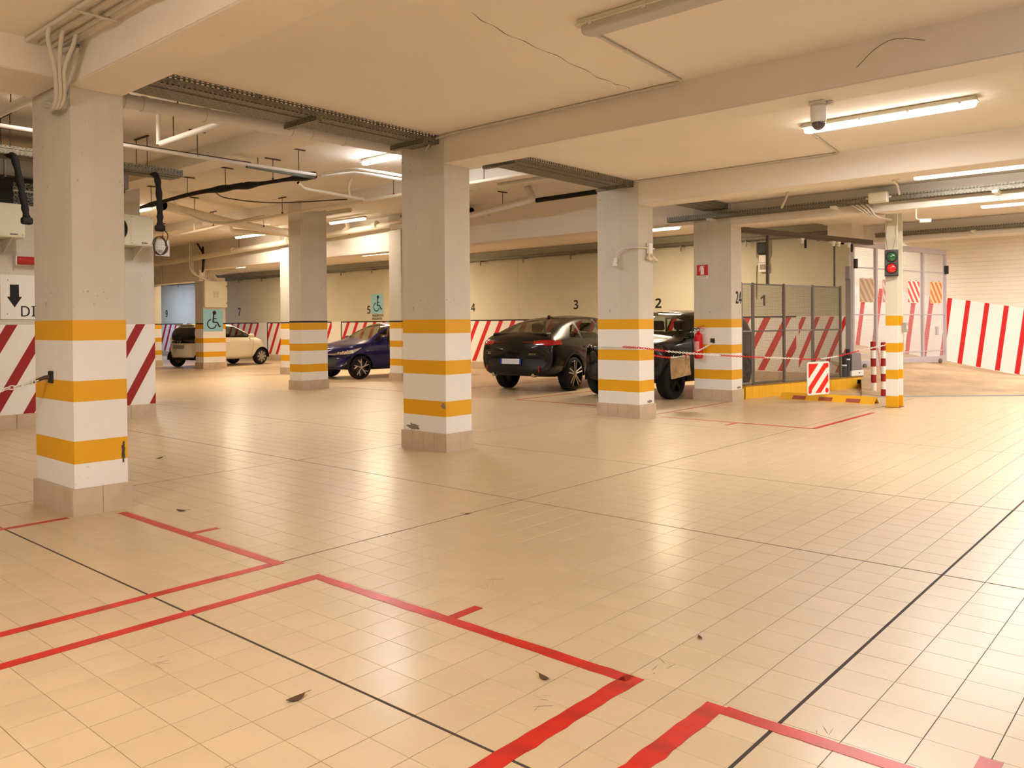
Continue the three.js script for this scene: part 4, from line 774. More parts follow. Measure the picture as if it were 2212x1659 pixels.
{
  const t = thing('sprinkler_pipe', 'long thin sprinkler pipe crossing in front of the broad column', 'pipe');
  part(t, 'pipe_run', pipe([[11.2, 3.98, -24.5], [10.62, 4.0, -18], [10.50, 4.0, -8.2]], 0.032, 0.3), M.pvcCream);
  part(t, 'branch', pipe([[8.75, 4.10, -12.75], [8.9, 4.02, -12.8], [10.5, 4.02, -13.06], [10.52, 4.0, -13.07]], 0.03, 0.06), M.pvcCream);
  part(t, 'riser', [pipe([[10.9, 4.0, -20.6], [10.9, 4.22, -20.6], [11.4, 4.24, -20.55]], 0.03, 0.05), pipe([[10.1, 4.05, -13.0], [10.0, 4.2, -12.9], [10.05, 4.36, -12.85]], 0.028, 0.08)], M.pvcCream);
  for (const z of [-22.5, -19.2, -16.0, -12.2, -9.8]) hanger(t, 10.55 + (z < -18 ? (-18 - z) * 0.09 : 0), 4.03, z, FAR, false, 0.3);
}
{
  const t = thing('drain_pipe', 'thick cream pipe slanting across the back hall behind the black cables', 'pipe');
  part(t, 'pipe_run', pipe([[8.3, 4.06, -17.0], [10.3, 4.0, -18.05], [14.2, 3.93, -19.5]], 0.10, 0.3, 16), M.pvcCream);
  part(t, 'branch', pipe([[10.6, 4.0, -18.3], [10.8, 3.86, -18.6], [12.4, 3.92, -18.9]], 0.05, 0.12), M.pvcCream);
  for (const x of [9.2, 11.6, 13]) hanger(t, x, 4.02, -17.0 - (x - 8.3) * 0.43, FAR, true, 0.2);
}
{
  const t = thing('drain_pipe', 'long cream drain pipe along the deep beam above the bays', 'pipe');
  part(t, 'pipe_run', pipe([[13.5, 3.72, -34], [14.05, 3.78, -28.0], [14.12, 3.86, -25.9], [14.2, 3.97, -22.5], [14.2, 4.12, -17.0], [14.2, 4.2, -13.6]], 0.085, 0.3, 16), M.pvcCream);
  for (const z of [-27.5, -26.6, -24.3, -21.2, -17.1]) part(t, 'collar', ringZ(14.15, 3.93 + (z + 24.5) * 0.033, z, 0.10, 0.09), M.pvcCream);
  part(t, 'branch', [pipe([[14.2, 4.08, -18.6], [14.1, 4.2, -18.2], [13.9, FAR, -18.1]], 0.06, 0.1), pipe([[14.2, 4.0, -21.3], [14.1, 4.2, -21.1], [14.0, FAR, -21.1]], 0.08, 0.12), pipe([[14.2, 4.15, -16.2], [14.16, 4.3, -15.9], [14.1, FAR, -15.9]], 0.06, 0.06)], M.pvcCream);
  for (const z of [-24, -19.6, -18.3, -15]) hanger(t, 14.2, 4.0, z, FAR);
}
{
  const t = thing('drain_pipe', 'white pipe with an elbow under the ceiling behind the middle column', 'pipe');
  part(t, 'pipe_run', pipe([[13.75, 3.98, -16.0], [13.68, 4.0, -13.1], [13.05, 4.06, -10.75], [13.3, FAR, -11.1]], 0.075, 0.12, 16), M.pvc);
  part(t, 'collar', [ringZ(13.66, 4.0, -12.6, 0.083, 0.06), ringZ(13.2, 4.05, -11.2, 0.083, 0.06)], M.pvc);
  hanger(t, 13.4, 4.05, -11.9, FAR);
  part(t, 'black_pipe', pipe([[13.2, 4.05, -10.8], [13.9, 4.2, -9.2], [14.3, 4.25, -7.6]], 0.05, 0.2), M.foam);
}
// black drop cables from the hung tray
for (const [label, P, coil] of [
  ['thick black drop cable with a coil beside the tray end', [[5.85, 3.84, -12.32], [5.86, 3.72, -12.18], [5.90, 3.3, -12.2], [5.90, 3.02, -12.2]], 1],
  ['thick black drop cable behind the nearest column beside the speckled panel', [[3.9, 3.84, -12.35], [3.93, 3.72, -12.18], [4.04, 3.25, -12.25], [4.10, 2.98, -12.3]], 0]]) {
  const t = thing('drop_cable', label, 'cable');
  part(t, 'wrapped_cable', sweep(curve(P, 30), u => 0.045 + 0.006 * Math.sin(u * 40), 10), M.foam);
  part(t, 'cable_end', bbox(0.14, 0.10, 0.1, 0.03).translate(P[3][0], P[3][1] - 0.03, P[3][2]), M.foam);
  if (coil) { const c = []; for (let i = 0; i <= 60; i++) { const a = i / 60 * 6.283 * 3; c.push(new THREE.Vector3(5.88 + Math.cos(a) * (0.10 + 0.01 * Math.sin(i)), 2.72 + Math.sin(a) * 0.14, -12.2 + i * 0.0012)); } part(t, 'cable_coil', [sweep(c, 0.008, 6), sweep(curve([[5.92, 3.0, -12.2], [6.02, 2.9, -12.2], [5.98, 2.75, -12.2]], 14), 0.008, 6)], M.rod); }
}
// conduits
{
  const t = thing('conduit', 'bundle of grey conduits bending from the ceiling onto the nearest column', 'conduit');
  const rows = [[2.30, 0], [2.39, 1], [2.48, 2]];
  for (const [x, k] of rows) part(t, 'conduit_pipe', sweep(curve([[x, 3.675, 2], [x, 3.675, -6.2], [x, 3.67, -6.38], [x + 0.01, 3.60, -6.46 - k * 0.01], [2.40 + k * 0.035, 3.45, -6.60], [2.47 + k * 0.03, 3.30, -6.76], [2.50 + k * 0.02, 3.22, -6.9], [2.545, 3.24 + k * 0.03, -7.12], [2.57, 3.32, -7.3]], 90, 0.5), 0.016, 8), M.conduit);
  part(t, 'conduit_pipe', sweep(curve([[2.52, 3.68, 2], [2.52, 3.68, -6.3], [2.53, 3.6, -6.5], [2.54, 3.45, -6.72], [2.57, 3.3, -6.95]], 70), 0.016, 8), M.conduit);
  for (const z of [-5.9, -5.2, -4.4, -3.5]) part(t, 'conduit_clip', bbox(0.30, 0.012, 0.03, 0.004).translate(2.41, 3.652, z), M.conduit);
}
const clipsAt = (t, pts) => { for (const [x, y, z] of pts) part(t, 'conduit_clip', bbox(0.035, 0.03, 0.035, 0.006).translate(x, y, z), M.conduit); };
{
  const t = pipeThing('conduit', 'thin conduit from the unlit light along the ceiling to the middle column', 'conduit', [[4.92, 3.68, -3.58], [6.66, 3.685, -3.72], [6.66, 3.685, -6.7], [6.655, 3.66, -7.0], [6.655, 3.55, -7.12]], 0.013, M.conduit, 0.05);
  clipsAt(t, [[5.6, 3.685, -3.635], [6.4, 3.685, -3.7], [6.66, 3.685, -4.3], [6.66, 3.685, -5.2], [6.66, 3.685, -6.1]]);
  const u = pipeThing('conduit', 'thin conduit from the lit light by the dome camera along the pale beam', 'conduit', [[9.1, 3.68, -3.58], [10.87, 3.685, -3.80], [10.87, 3.685, -6.9]], 0.013, M.conduit, 0.05);
  clipsAt(u, [[9.8, 3.685, -3.67], [10.7, 3.685, -3.78], [10.87, 3.685, -4.6], [10.87, 3.685, -5.6], [10.87, 3.685, -6.6]]);
}
pipeThing('conduit', 'bent conduit dropping from the light onto the long cable tray', 'conduit', [[13.25, 3.67, -3.6], [13.5, 3.67, -3.9], [13.95, 3.66, -3.95], [14.05, 3.52, -3.95]], 0.018, M.cream, 0.08);
pipeThing('conduit', 'bent conduit meeting the tray near the extinguisher column', 'conduit', [[12.9, 3.67, -5.2], [13.6, 3.67, -5.6], [13.95, 3.6, -5.8], [14.05, 3.5, -5.9]], 0.02, M.cream, 0.1);
// cream conduits on the cabinet column
{
  const t = thing('conduit', 'fan of curved grey conduits entering the electrical cabinet', 'conduit');
  for (let k = 0; k < 7; k++) part(t, 'conduit_pipe', sweep(curve([[15.9 - k * 0.03, 3.42 + k * 0.02, -26.6 - k * 0.015], [15.35 - k * 0.04, 3.62 - k * 0.05, -26.72], [14.75 + k * 0.02, 3.5 - k * 0.03, -26.78], [14.66 + k * 0.07, 3.06, -26.8]], 26), 0.022, 6), M.conduit);
  part(t, 'riser', [0, 1, 2].map(k => pipe([[13.95 + k * 0.06, FAR, -26.7], [13.95 + k * 0.06, 3.35 - k * 0.02, -26.75], [14.6 + k * 0.05, 3.08, -26.8]], 0.02, 0.25)), M.conduit);
  part(t, 'black_cable', [pipe([[14.2, 4.2, -26.3], [14.32, 3.7, -26.5], [14.34, 3.35, -26.6]], 0.035, 0.2), pipe([[14.0, 4.3, -26.3], [14.3, 3.95, -26.4], [14.33, 3.7, -26.5]], 0.03, 0.2)], M.foam);
  part(t, 'junction_box', bbox(0.36, 0.5, 0.2, 0.02).translate(14.75, 3.75, -26.75), M.greyPaint);
}
{
  const t = pipeThing('conduit', 'single brown conduit dropping down the low deep beam', 'conduit', [[14.35, 4.3, -29.6], [14.35, 3.1, -29.6], [14.36, 3.05, -30.4]], 0.022, M.conduit, 0.1);
}

// ================================================================ THINGS ON WALLS AND COLUMNS
{
  const t = thing('electrical_cabinet', 'cream electrical cabinet with louvred door on the column', 'electrical cabinet', [14.94, 2.15, -26.87]);
  part(t, 'case', bbox(0.86, 0.93, 0.16, 0.012).translate(0, 0.465, 0), M.cream);
  part(t, 'door', bbox(0.64, 0.86, 0.012, 0.005).translate(-0.08, 0.465, 0.084), M.cream);
  part(t, 'louvre', Array.from({ length: 8 }, (_, i) => [-0.06, 0.06].map(x => bbox(0.09, 0.014, 0.02, 0.004).rotateX(0.5).translate(x, 0.36 + i * 0.028, 0.094))).flat(), M.cream);
  part(t, 'hinge', [0.15, 0.75].map(y => bbox(0.02, 0.05, 0.02, 0.004).translate(0.4, y, 0.086)), M.rod);
}
function wheelchair(h) {                                       // pictogram in the xy plane, height h
  const k = h, g = [];
  g.push(cyl(0.105 * k, 0.004, 24).rotateX(Math.PI / 2).translate(0.10 * k, 0.40 * k, 0));
  const b = (x0, y0, x1, y1, w) => { const l = Math.hypot(x1 - x0, y1 - y0); return new THREE.BoxGeometry(l, w, 0.004).rotateZ(Math.atan2(y1 - y0, x1 - x0)).translate((x0 + x1) / 2, (y0 + y1) / 2, 0); };
  g.push(b(0.06 * k, 0.32 * k, 0.02 * k, -0.10 * k, 0.075 * k), b(0.04 * k, 0.08 * k, 0.24 * k, 0.08 * k, 0.05 * k), b(0, -0.10 * k, 0.28 * k, -0.12 * k, 0.07 * k), b(0.26 * k, -0.11 * k, 0.38 * k, -0.36 * k, 0.07 * k), b(0.36 * k, -0.36 * k, 0.47 * k, -0.30 * k, 0.05 * k));
  g.push(new THREE.TorusGeometry(0.245 * k, 0.03 * k, 4, 36, 4.4).scale(1, 1, 0.06).rotateZ(1.75).translate(-0.05 * k, -0.2 * k, 0));
  return merge(g);
}
{
  const t = thing('disabled_sign', 'blue wheelchair sign under the electrical cabinet', 'sign', [14.88, 1.70, -26.90]);
  part(t, 'panel', bbox(0.74, 0.78, 0.012, 0.006), M.signBlue);
  part(t, 'pictogram', wheelchair(0.66).translate(-0.02, 0, 0.009), M.ink);
  const u = thing('disabled_sign', 'pale blue wheelchair sign with lettering beside the number 5', 'sign', [19.84, 2.28, -23.95], -Math.PI / 2);
  part(u, 'panel', bbox(0.66, 0.74, 0.008, 0.003), M.signBlue);
  part(u, 'pictogram', wheelchair(0.62).translate(0, 0, 0.006), M.ink);
  part(u, 'lettering', [text('RISERVATO', 0.075, fontS, 0.002, 1.05).translate(0.05, -0.44, 0.003), text('RESERVED', 0.075, fontS, 0.002, 1.05).translate(0.0, -0.56, 0.003)], M.ink);
}
{
  const t = thing('direction_sign', 'white sign with a black down arrow and the letters DIV', 'sign', [4.65, 1.95, -13.49]);
  part(t, 'panel', bbox(1.04, 0.66, 0.01, 0.004), M.white);
  part(t, 'arrow', patch([[-0.395, 0.185], [-0.275, 0.185], [-0.275, 0.005], [-0.235, 0.005], [-0.335, -0.155], [-0.435, 0.005], [-0.395, 0.005]], (u, v, w) => [u, v, w + 0.005], 0.002), M.ink);
  { const g = text('DIVIETO', 0.155, fontR, 0.002, 1.05); g.computeBoundingBox(); part(t, 'lettering', g.translate(-0.25 - g.boundingBox.min.x, -0.21, 0.005), M.ink); }
  part(t, 'screw', [[-0.42, 0.25], [-0.43, -0.25]].map(([x, y]) => cyl(0.007, 0.006, 8).rotateX(Math.PI / 2).translate(x, y, 0.006)), M.rod);
}
{
  const t = thing('emergency_light', 'red cylindrical warning light with white end caps on the grey wall', 'light', [4.62, 2.49, -13.42]);
  part(t, 'red_lens', new THREE.CapsuleGeometry(0.062, 0.5, 6, 18).rotateZ(Math.PI / 2), std([0.70, 0.16, 0.18], { roughness: 0.25 }));
  part(t, 'base', bbox(0.62, 0.15, 0.04, 0.012).translate(0, 0, -0.055), M.pvc);
  part(t, 'end_cap', [-1, 1].map(m => bbox(0.025, 0.145, 0.12, 0.012).translate(m * 0.31, 0, -0.01)), M.pvc);
  part(t, 'cable', pipe([[0.0, 0.06, -0.07], [0.0, 0.5, -0.07]], 0.008), M.conduit);
}
{
  // the two condenser boxes high on the grey wall
  const make = (name, label, x) => {
    const t = thing(name, label, 'air conditioner', [x, 2.79, -13.08]);
    part(t, 'case', bbox(0.92, 0.485, 0.40, 0.012).translate(0, 0.243, -0.2), M.cream);
    part(t, 'front_panel', bbox(0.36, 0.45, 0.008, 0.003).translate(0.27, 0.243, 0.002), M.cream);
    part(t, 'fan_grille', [0.04, 0.08, 0.12, 0.16, 0.195].map(r => new THREE.TorusGeometry(r, 0.004, 6, 30).translate(-0.17, 0.25, 0.008)).concat([0, 1, 2, 3].map(k => bbox(0.39, 0.008, 0.006, 0.002).rotateZ(k * Math.PI / 4).translate(-0.17, 0.25, 0.01))), M.blackPlastic);
    part(t, 'fan_hole', [cyl(0.2, 0.006, 30).rotateX(Math.PI / 2).translate(-0.17, 0.25, 0.0), new THREE.TorusGeometry(0.2, 0.014, 8, 32).translate(-0.17, 0.25, 0.004)], M.black);
    part(t, 'screw', [[0.11, 0.04], [0.42, 0.04], [0.11, 0.45], [0.42, 0.45]].map(([a, b]) => cyl(0.006, 0.008, 8).rotateX(Math.PI / 2).translate(a, b, 0.006)), M.rod);
    part(t, 'nameplate', bbox(0.10, 0.02, 0.005, 0.002).translate(0.31, 0.045, 0.007), M.steel);
    part(t, 'bracket', [-0.3, 0.3].map(a => { const s = new THREE.Shape([[0, 0], [0.40, 0], [0, -0.22]].map(p => new THREE.Vector2(...p))); return new THREE.ExtrudeGeometry(s, { depth: 0.02, bevelEnabled: false }).rotateY(-Math.PI / 2).translate(a, 0, -0.40); }), M.concrete);
    return t;
  };
  make('air_conditioner', 'cream condenser box with its round fan half hidden by the nearest column', 5.76);
  make('air_conditioner', 'cream condenser box above the red warning light', 3.88);
}
{
  const t = thing('ventilation_duct', 'grey sheet metal duct above the grey wall end', 'duct');
  part(t, 'duct_body', cbox(2.6, 6.0, 3.73, 4.08, -14.3, -13.45, 0.012), std([0.5, 0.47, 0.43], { metalness: 0.3, roughness: 0.5 }));
  part(t, 'flange', [4.2, 5.2].map(x => cbox(x - 0.015, x + 0.015, 3.70, 4.11, -14.32, -13.42, 0.004)), M.steelPaint);
  const s = thing('speckled_panel', 'black and white speckled stone panel below the grey duct', 'panel');
  part(s, 'panel', box(4.36, 6.0, 3.30, 3.68, -13.72, -13.68), std([1, 1, 1], { map: tex(256, (x, y, i) => { const v = N3[((y * 3) % 512) * 512 + (x * 3) % 512] > 0.52 ? 0.75 : 0.12; return [v, v, v * 0.97]; }, true, 1.4), roughness: 0.5 }));
  part(s, 'white_strip', box(4.36, 6.0, 3.54, 3.565, -13.68, -13.66), M.white);
  part(s, 'dark_frame', [cbox(4.16, 4.36, 3.32, 3.70, -13.75, -13.62, 0.005), cbox(2.6, 6.0, 3.68, 3.73, -13.75, -13.6, 0.005)], M.blackPlastic);
  part(s, 'grey_panel', box(2.6, 4.16, 3.30, 3.66, -13.72, -13.70), std([0.30, 0.29, 0.28]));
}
{
  const t = thing('grid_notice', 'white grid-patterned notice with dark letters hung beside the condenser', 'sign', [6.47, 2.80, -13.3]);
  part(t, 'panel', bbox(0.235, 0.27, 0.006, 0.002), M.white);
  part(t, 'side_arm', box(-0.27, -0.09, 0.05, 0.062, -0.006, -0.002), M.rod);
  part(t, 'grid_line', [...Array.from({ length: 9 }, (_, i) => new THREE.BoxGeometry(0.235, 0.003, 0.002).translate(0, -0.12 + i * 0.03, 0.004)), ...Array.from({ length: 8 }, (_, i) => new THREE.BoxGeometry(0.003, 0.27, 0.002).translate(-0.105 + i * 0.03, 0, 0.004))], M.greyPaint);
  part(t, 'lettering', text('ORS', 0.045, fontR, 0.002).translate(-0.05, -0.06, 0.005), M.ink);
}
{
  // lamp arm on the third column
  const t = thing('wall_lamp_arm', 'white bent conduit arm with a junction box and a drooping lamp socket', 'conduit');
  part(t, 'arm', pipe([[11.30, 2.665, -6.83], [10.86, 2.665, -6.82], [10.86, 2.665, -7.12], [10.86, 2.60, -7.24], [10.86, 2.52, -7.26]], 0.014, 0.06), M.pvc);
  part(t, 'junction_box', bbox(0.10, 0.17, 0.06, 0.012).translate(11.16, 2.66, -6.83), M.white);
  part(t, 'lamp_socket', [cyl(0.032, 0.06, 16).translate(10.86, 2.49, -7.27), cyl(0.042, 0.07, 16, 0.03).translate(10.86, 2.43, -7.28)], M.white);
  part(t, 'lamp_holder', [cyl(0.02, 0.12, 12).translate(11.14, 2.56, -6.83), cyl(0.03, 0.10, 14).rotateZ(1.3).translate(11.12, 2.50, -6.81), cyl(0.02, 0.2, 12, 0.034).rotateZ(1.25).translate(11.26, 2.50, -6.80)], M.pvcCream);
}
{
  const t = thing('extinguisher_sign', 'small red sign with a white fire extinguisher pictogram', 'sign', [14.25, 2.49, -7.555], -Math.PI / 2);
  part(t, 'panel', bbox(0.23, 0.20, 0.006, 0.002), M.red);
  part(t, 'caption_strip', bbox(0.23, 0.05, 0.006, 0.002).translate(0, -0.13, 0), M.white);
  part(t, 'lettering', text('ESTINTORE', 0.02, font, 0.001, 1.1).translate(0, -0.13, 0.003), M.redDark);
  const s = new THREE.Shape(); s.moveTo(-0.035, -0.085); s.lineTo(0.035, -0.085); s.lineTo(0.035, 0.03); s.quadraticCurveTo(0.03, 0.055, 0.012, 0.06); s.lineTo(0.012, 0.072); s.lineTo(0.05, 0.07); s.lineTo(0.05, 0.085); s.lineTo(-0.03, 0.085); s.quadraticCurveTo(-0.065, 0.06, -0.06, -0.02); s.lineTo(-0.05, -0.02); s.quadraticCurveTo(-0.052, 0.04, -0.02, 0.07); s.lineTo(-0.012, 0.07); s.lineTo(-0.012, 0.06); s.quadraticCurveTo(-0.03, 0.055, -0.035, 0.03);
  part(t, 'pictogram', new THREE.ExtrudeGeometry(s, { depth: 0.002, bevelEnabled: false }).translate(0, 0, 0.003), M.white);
}
{
  const t = thing('fire_extinguisher', 'red fire extinguisher with black hose on the column marked 24', 'fire extinguisher', [14.165, 0.80, -7.60]);
  const pr = [[0, 0], [0.06, 0], [0.078, 0.012], [0.08, 0.03], [0.08, 0.42], [0.07, 0.46], [0.04, 0.49], [0.026, 0.50], [0.026, 0.53], [0, 0.53]].map(p => new THREE.Vector2(...p));
  part(t, 'cylinder', new THREE.LatheGeometry(pr, 28), std([0.80, 0.03, 0.05], { roughness: 0.25 }));
  part(t, 'label', new THREE.CylinderGeometry(0.0812, 0.0812, 0.18, 20, 1, true, Math.PI + 0.3, 1.9).translate(0, 0.24, 0), std([0.88, 0.60, 0.58], { roughness: 0.4 }));
  part(t, 'valve', [cyl(0.024, 0.06, 14).translate(0, 0.55, 0), bbox(0.05, 0.05, 0.05, 0.01).translate(0, 0.56, 0)], M.steel);
  part(t, 'handle', [bbox(0.022, 0.012, 0.17, 0.005).rotateX(-0.25).translate(0, 0.61, 0.05), bbox(0.022, 0.012, 0.15, 0.005).rotateX(0.15).translate(0, 0.575, 0.055)], M.red);
  part(t, 'hose', sweep(curve([[0, 0.56, -0.03], [0, 0.57, -0.10], [-0.02, 0.5, -0.13], [-0.02, 0.2, -0.11], [-0.03, 0.06, -0.09]], 26), 0.011, 8), M.blackPlastic);
  part(t, 'wall_bracket', bbox(0.03, 0.06, 0.06, 0.006).translate(0.088, 0.4, 0), M.steel);
  part(t, 'gauge', cyl(0.016, 0.012, 14).rotateZ(Math.PI / 2).translate(-0.03, 0.545, 0.01), M.white);
}
// switches and meter on the bay wall behind the fence
{
  const t = thing('switch_box', 'black siren, white junction box and grey switch on the bay wall', 'electrical box', [19.84, 3.0, -8.80], -Math.PI / 2);
  part(t, 'siren', bbox(0.24, 0.30, 0.14, 0.03).translate(0, 0.34, 0.07), M.blackPlastic);
  part(t, 'junction_box', bbox(0.20, 0.19, 0.09, 0.015).translate(0, 0.08, 0.045), M.white);
  part(t, 'switch', [bbox(0.24, 0.24, 0.10, 0.02).translate(0.01, -0.14, 0.05)], M.white);
  part(t, 'switch_window', bbox(0.15, 0.13, 0.02, 0.005).translate(0.01, -0.13, 0.1), M.greyPaint);
  part(t, 'conduit_pipe', [-0.2, -0.15, 0.17].map((x, i) => pipe([[x, 0.55, 0.02], [x, 0.12, 0.02], [x * 0.4, 0.05, 0.02]], 0.012, 0.06)).concat([pipe([[-0.02, -0.08, 0.02], [-0.2, -0.05, 0.02], [-0.22, -0.9, 0.02]], 0.014, 0.08)]), M.conduit);
}

// ================================================================ BAY FENCE, GATE, RAMP EDGE
const FA = 12 * Math.PI / 180, FT = -FA;                        // fence line runs 12 degrees off the column row
const FP = (s, o = 0) => [14.95 + Math.cos(FA) * s - Math.sin(FA) * o, -6.98 + Math.sin(FA) * s + Math.cos(FA) * o];   // along, towards the viewer
{
  const [x, z] = FP(0);
  const t = thing('kerb', 'yellow tiled kerb under the bay fence', 'kerb', [x, 0, z], FT);
  part(t, 'kerb_core', box(-0.05, 4.12, 0, 0.25, -0.5, -0.012), M.yellow);
  for (let i = 0; i < 20; i++) part(t, 'kerb_tile', cbox(-0.05 + i * 0.2085 + 0.0015, -0.05 + (i + 1) * 0.2085 - 0.0015, 0.0, 0.225 + 0.012 * Math.sin(i * 2.1), -0.014, 0, 0.003), M.yellow);
  part(t, 'drain_hole', cbox(3.9, 4.02, 0.10, 0.19, -0.005, 0.003, 0.004), M.blackPlastic);
  part(t, 'top_curb', cbox(-0.05, 4.12, 0.245, 0.262, -0.5, 0.004, 0.004), std([0.55, 0.43, 0.25]));
}
{
  const [x, z] = FP(-0.11, -0.06);
  const t = thing('mesh_fence', 'brown framed wire mesh fence in front of the bay numbered 1', 'fence', [x, 0.27, z], FT);
  const X = [0, 0.37, 1.39, 2.40, 3.45], y0 = 0.03, y1 = 1.97, mid = 1.04;
  for (let i = 0; i < X.length; i++) part(t, 'post', cbox(X[i] - 0.022, X[i] + 0.022, -0.01, y1 + 0.02, -0.02, 0.02, 0.004), M.fence);
  for (let i = 0; i < 4; i++) {
    const a = X[i] + 0.022, b = X[i + 1] - 0.022;
    part(t, 'panel_frame', [cbox(a, b, y1 - 0.02, y1 + 0.005, -0.012, 0.012, 0.004), cbox(a, b, mid - 0.014, mid + 0.014, -0.012, 0.012, 0.004), cbox(a, b, y0 - 0.02, y0 + 0.01, -0.012, 0.012, 0.004), cbox(a, a + 0.02, y0, y1, -0.012, 0.012, 0.004), cbox(b - 0.02, b, y0, y1, -0.012, 0.012, 0.004)], i % 2 ? M.fence : M.steelPaint);
    const w = [];
    for (let u = a + 0.02; u < b; u += 0.021) w.push(new THREE.BoxGeometry(0.0042, y1 - y0, 0.002).translate(u, (y0 + y1) / 2, 0));
    for (let v = y0; v < y1; v += 0.021) w.push(new THREE.BoxGeometry(b - a, 0.0042, 0.002).translate((a + b) / 2, v, 0.002));
    const m = part(t, 'wire_mesh', w, M.fence); m.userData.kind = 'stuff';
  }
}
{
  const [x, z] = FP(-0.18, -0.02);
  const t = thing('gate_track', 'brown overhead steel track for the sliding gate', 'track', [x, 3.22, z], FT);
  part(t, 'track_beam', cbox(0, 4.72, 0, 0.10, -0.05, 0.05, 0.006), M.rail);
  part(t, 'flange', cbox(0, 4.72, -0.008, 0.0, -0.07, 0.07, 0.002), M.rail);
  part(t, 'roller_bracket', [2.0, 3.15, 3.35, 3.75].map(s => [bbox(0.12, 0.05, 0.10, 0.01).translate(s, -0.02, 0), cyl(0.03, 0.09, 14).translate(s, -0.07, 0.03)]).flat(), M.white);
  part(t, 'guide_pin', [2.1, 3.85].map(s => bbox(0.04, 0.18, 0.04, 0.006).translate(s, -0.12, 0.04)), M.blackPlastic);
  const p = thing('fence_pole', 'dark vertical steel pole rising from the fence to the track', 'pole');
  const [px, pz] = FP(0.80, -0.10); part(p, 'pole_body', cbox(px - 0.028, px + 0.028, 2.24, 3.26, pz - 0.028, pz + 0.028, 0.004), M.fence);
  const q = thing('fence_pole', 'thin vertical steel pole between the fence corner and the track', 'pole');
  const [qx, qz] = FP(3.18, -0.10); part(q, 'pole_body', cbox(qx - 0.018, qx + 0.018, 2.24, 3.2, qz - 0.018, qz + 0.018, 0.004), M.fence);
}
{
  const [x, z] = FP(4.58, -0.5);
  const t = thing('sliding_gate', 'grey steel sliding gate of four mesh panels across the ramp', 'gate', [x, 0.40, z], FT + 0.005);
  const L = 4.48, X = [0, 1.01, 2.14, 3.28, 4.48], y1 = 2.82, bars = [0.30, 1.24, 2.34];
  part(t, 'bottom_rail', cbox(-0.05, L + 0.03, 0.0, 0.16, -0.04, 0.04, 0.008), M.gate);
  part(t, 'top_rail', cbox(-0.22, L + 0.03, y1, y1 + 0.13, -0.04, 0.04, 0.008), M.gate);
  for (let i = 0; i < 5; i++) part(t, 'upright', cbox(X[i] - (i % 4 ? 0.04 : 0.035), X[i] + (i % 4 ? 0.04 : 0.035), 0.1, y1 + 0.02, -0.035, 0.035, 0.006), M.gate);
  for (let i = 0; i < 4; i++) {
    const a = X[i] + 0.04, b = X[i + 1] - 0.04;
    part(t, 'cross_bar', bars.map(v => cbox(a, b, v - 0.014, v + 0.014, -0.014, 0.014, 0.004)), M.gate);
    const w = [];
    for (let u = a; u < b; u += 0.026) w.push(new THREE.BoxGeometry(0.0034, y1 - 0.15, 0.002).translate(u, (y1 + 0.15) / 2, -0.016));
    for (let v = 0.16; v < y1; v += 0.026) w.push(new THREE.BoxGeometry(b - a, 0.0034, 0.002).translate((a + b) / 2, v, -0.018));
    const m = part(t, 'wire_mesh', w, M.gate); m.userData.kind = 'stuff';
  }
  part(t, 'lock_plate', bbox(0.10, 0.22, 0.05, 0.01).translate(3.95, 0.82, 0.05), M.gate);
  part(t, 'rubber_stop', [[0.02, 2.42], [4.45, 2.42]].map(([u, v]) => bbox(0.07, 0.22, 0.09, 0.01).translate(u, v, 0.06)), M.blackPlastic);
  part(t, 'roller', [cyl(0.06, 0.05, 18).rotateX(Math.PI / 2).translate(4.1, 0.03, 0.06), cyl(0.06, 0.05, 18).rotateX(Math.PI / 2).translate(0.4, 0.03, 0.06)], M.steel);
  // striped reflector plates hooked on the panels
  const cols = [[std([0.72, 0.60, 0.48]), std([0.82, 0.73, 0.62]), 'faded brown striped plate on the gate panel next to the fence'], [std([0.82, 0.55, 0.55]), std([0.90, 0.82, 0.80]), 'faded pink striped plate on the gate behind the traffic light pole'], [std([0.88, 0.32, 0.32]), std([0.93, 0.88, 0.83]), 'red and white striped plate on the third gate panel'], [std([0.90, 0.45, 0.26]), std([0.94, 0.78, 0.58]), 'orange striped plate on the gate panel farthest from the fence']];
  [[0.20, 0.64], [1.22, 0.52], [2.40, 0.60], [3.54, 0.62]].forEach(([u, w], i) => {
    const [px, pz] = FP(4.58 + u, -0.5 + 0.05);
    const p = thing('striped_plate', cols[i][2], 'reflector plate', [px, 1.93, pz], FT, undefined);
    const s = new THREE.Shape(), W = w, Hh = 0.56, r = 0.04;
    s.moveTo(r, 0); s.lineTo(W - r, 0); s.quadraticCurveTo(W, 0, W, r); s.lineTo(W, Hh - r); s.quadraticCurveTo(W, Hh, W - r, Hh); s.lineTo(r, Hh); s.quadraticCurveTo(0, Hh, 0, Hh - r); s.lineTo(0, r); s.quadraticCurveTo(0, 0, r, 0);
    part(p, 'plate', new THREE.ExtrudeGeometry(s, { depth: 0.008, bevelEnabled: false }), cols[i][1]);
    for (let k = -2; k < 4; k++) { const q = clipPoly([[k * 0.22, Hh - 0.015], [k * 0.22 + 0.11, Hh - 0.015], [k * 0.22 + 0.55, 0.015], [k * 0.22 + 0.44, 0.015]], [v => v[0] - 0.015, v => W - 0.015 - v[0]]); if (q) part(p, 'stripe', patch(q, (a, b, c) => [a, b, c + 0.008], 0.0015), cols[i][0]); }
    part(p, 'hook', [[0.15, Hh], [W - 0.15, Hh], [0.18, 0], [W - 0.15, 0]].map(([a, b]) => new THREE.TorusGeometry(0.018, 0.004, 6, 14, 4.5).translate(a, b, 0)), M.rod);
  });
}
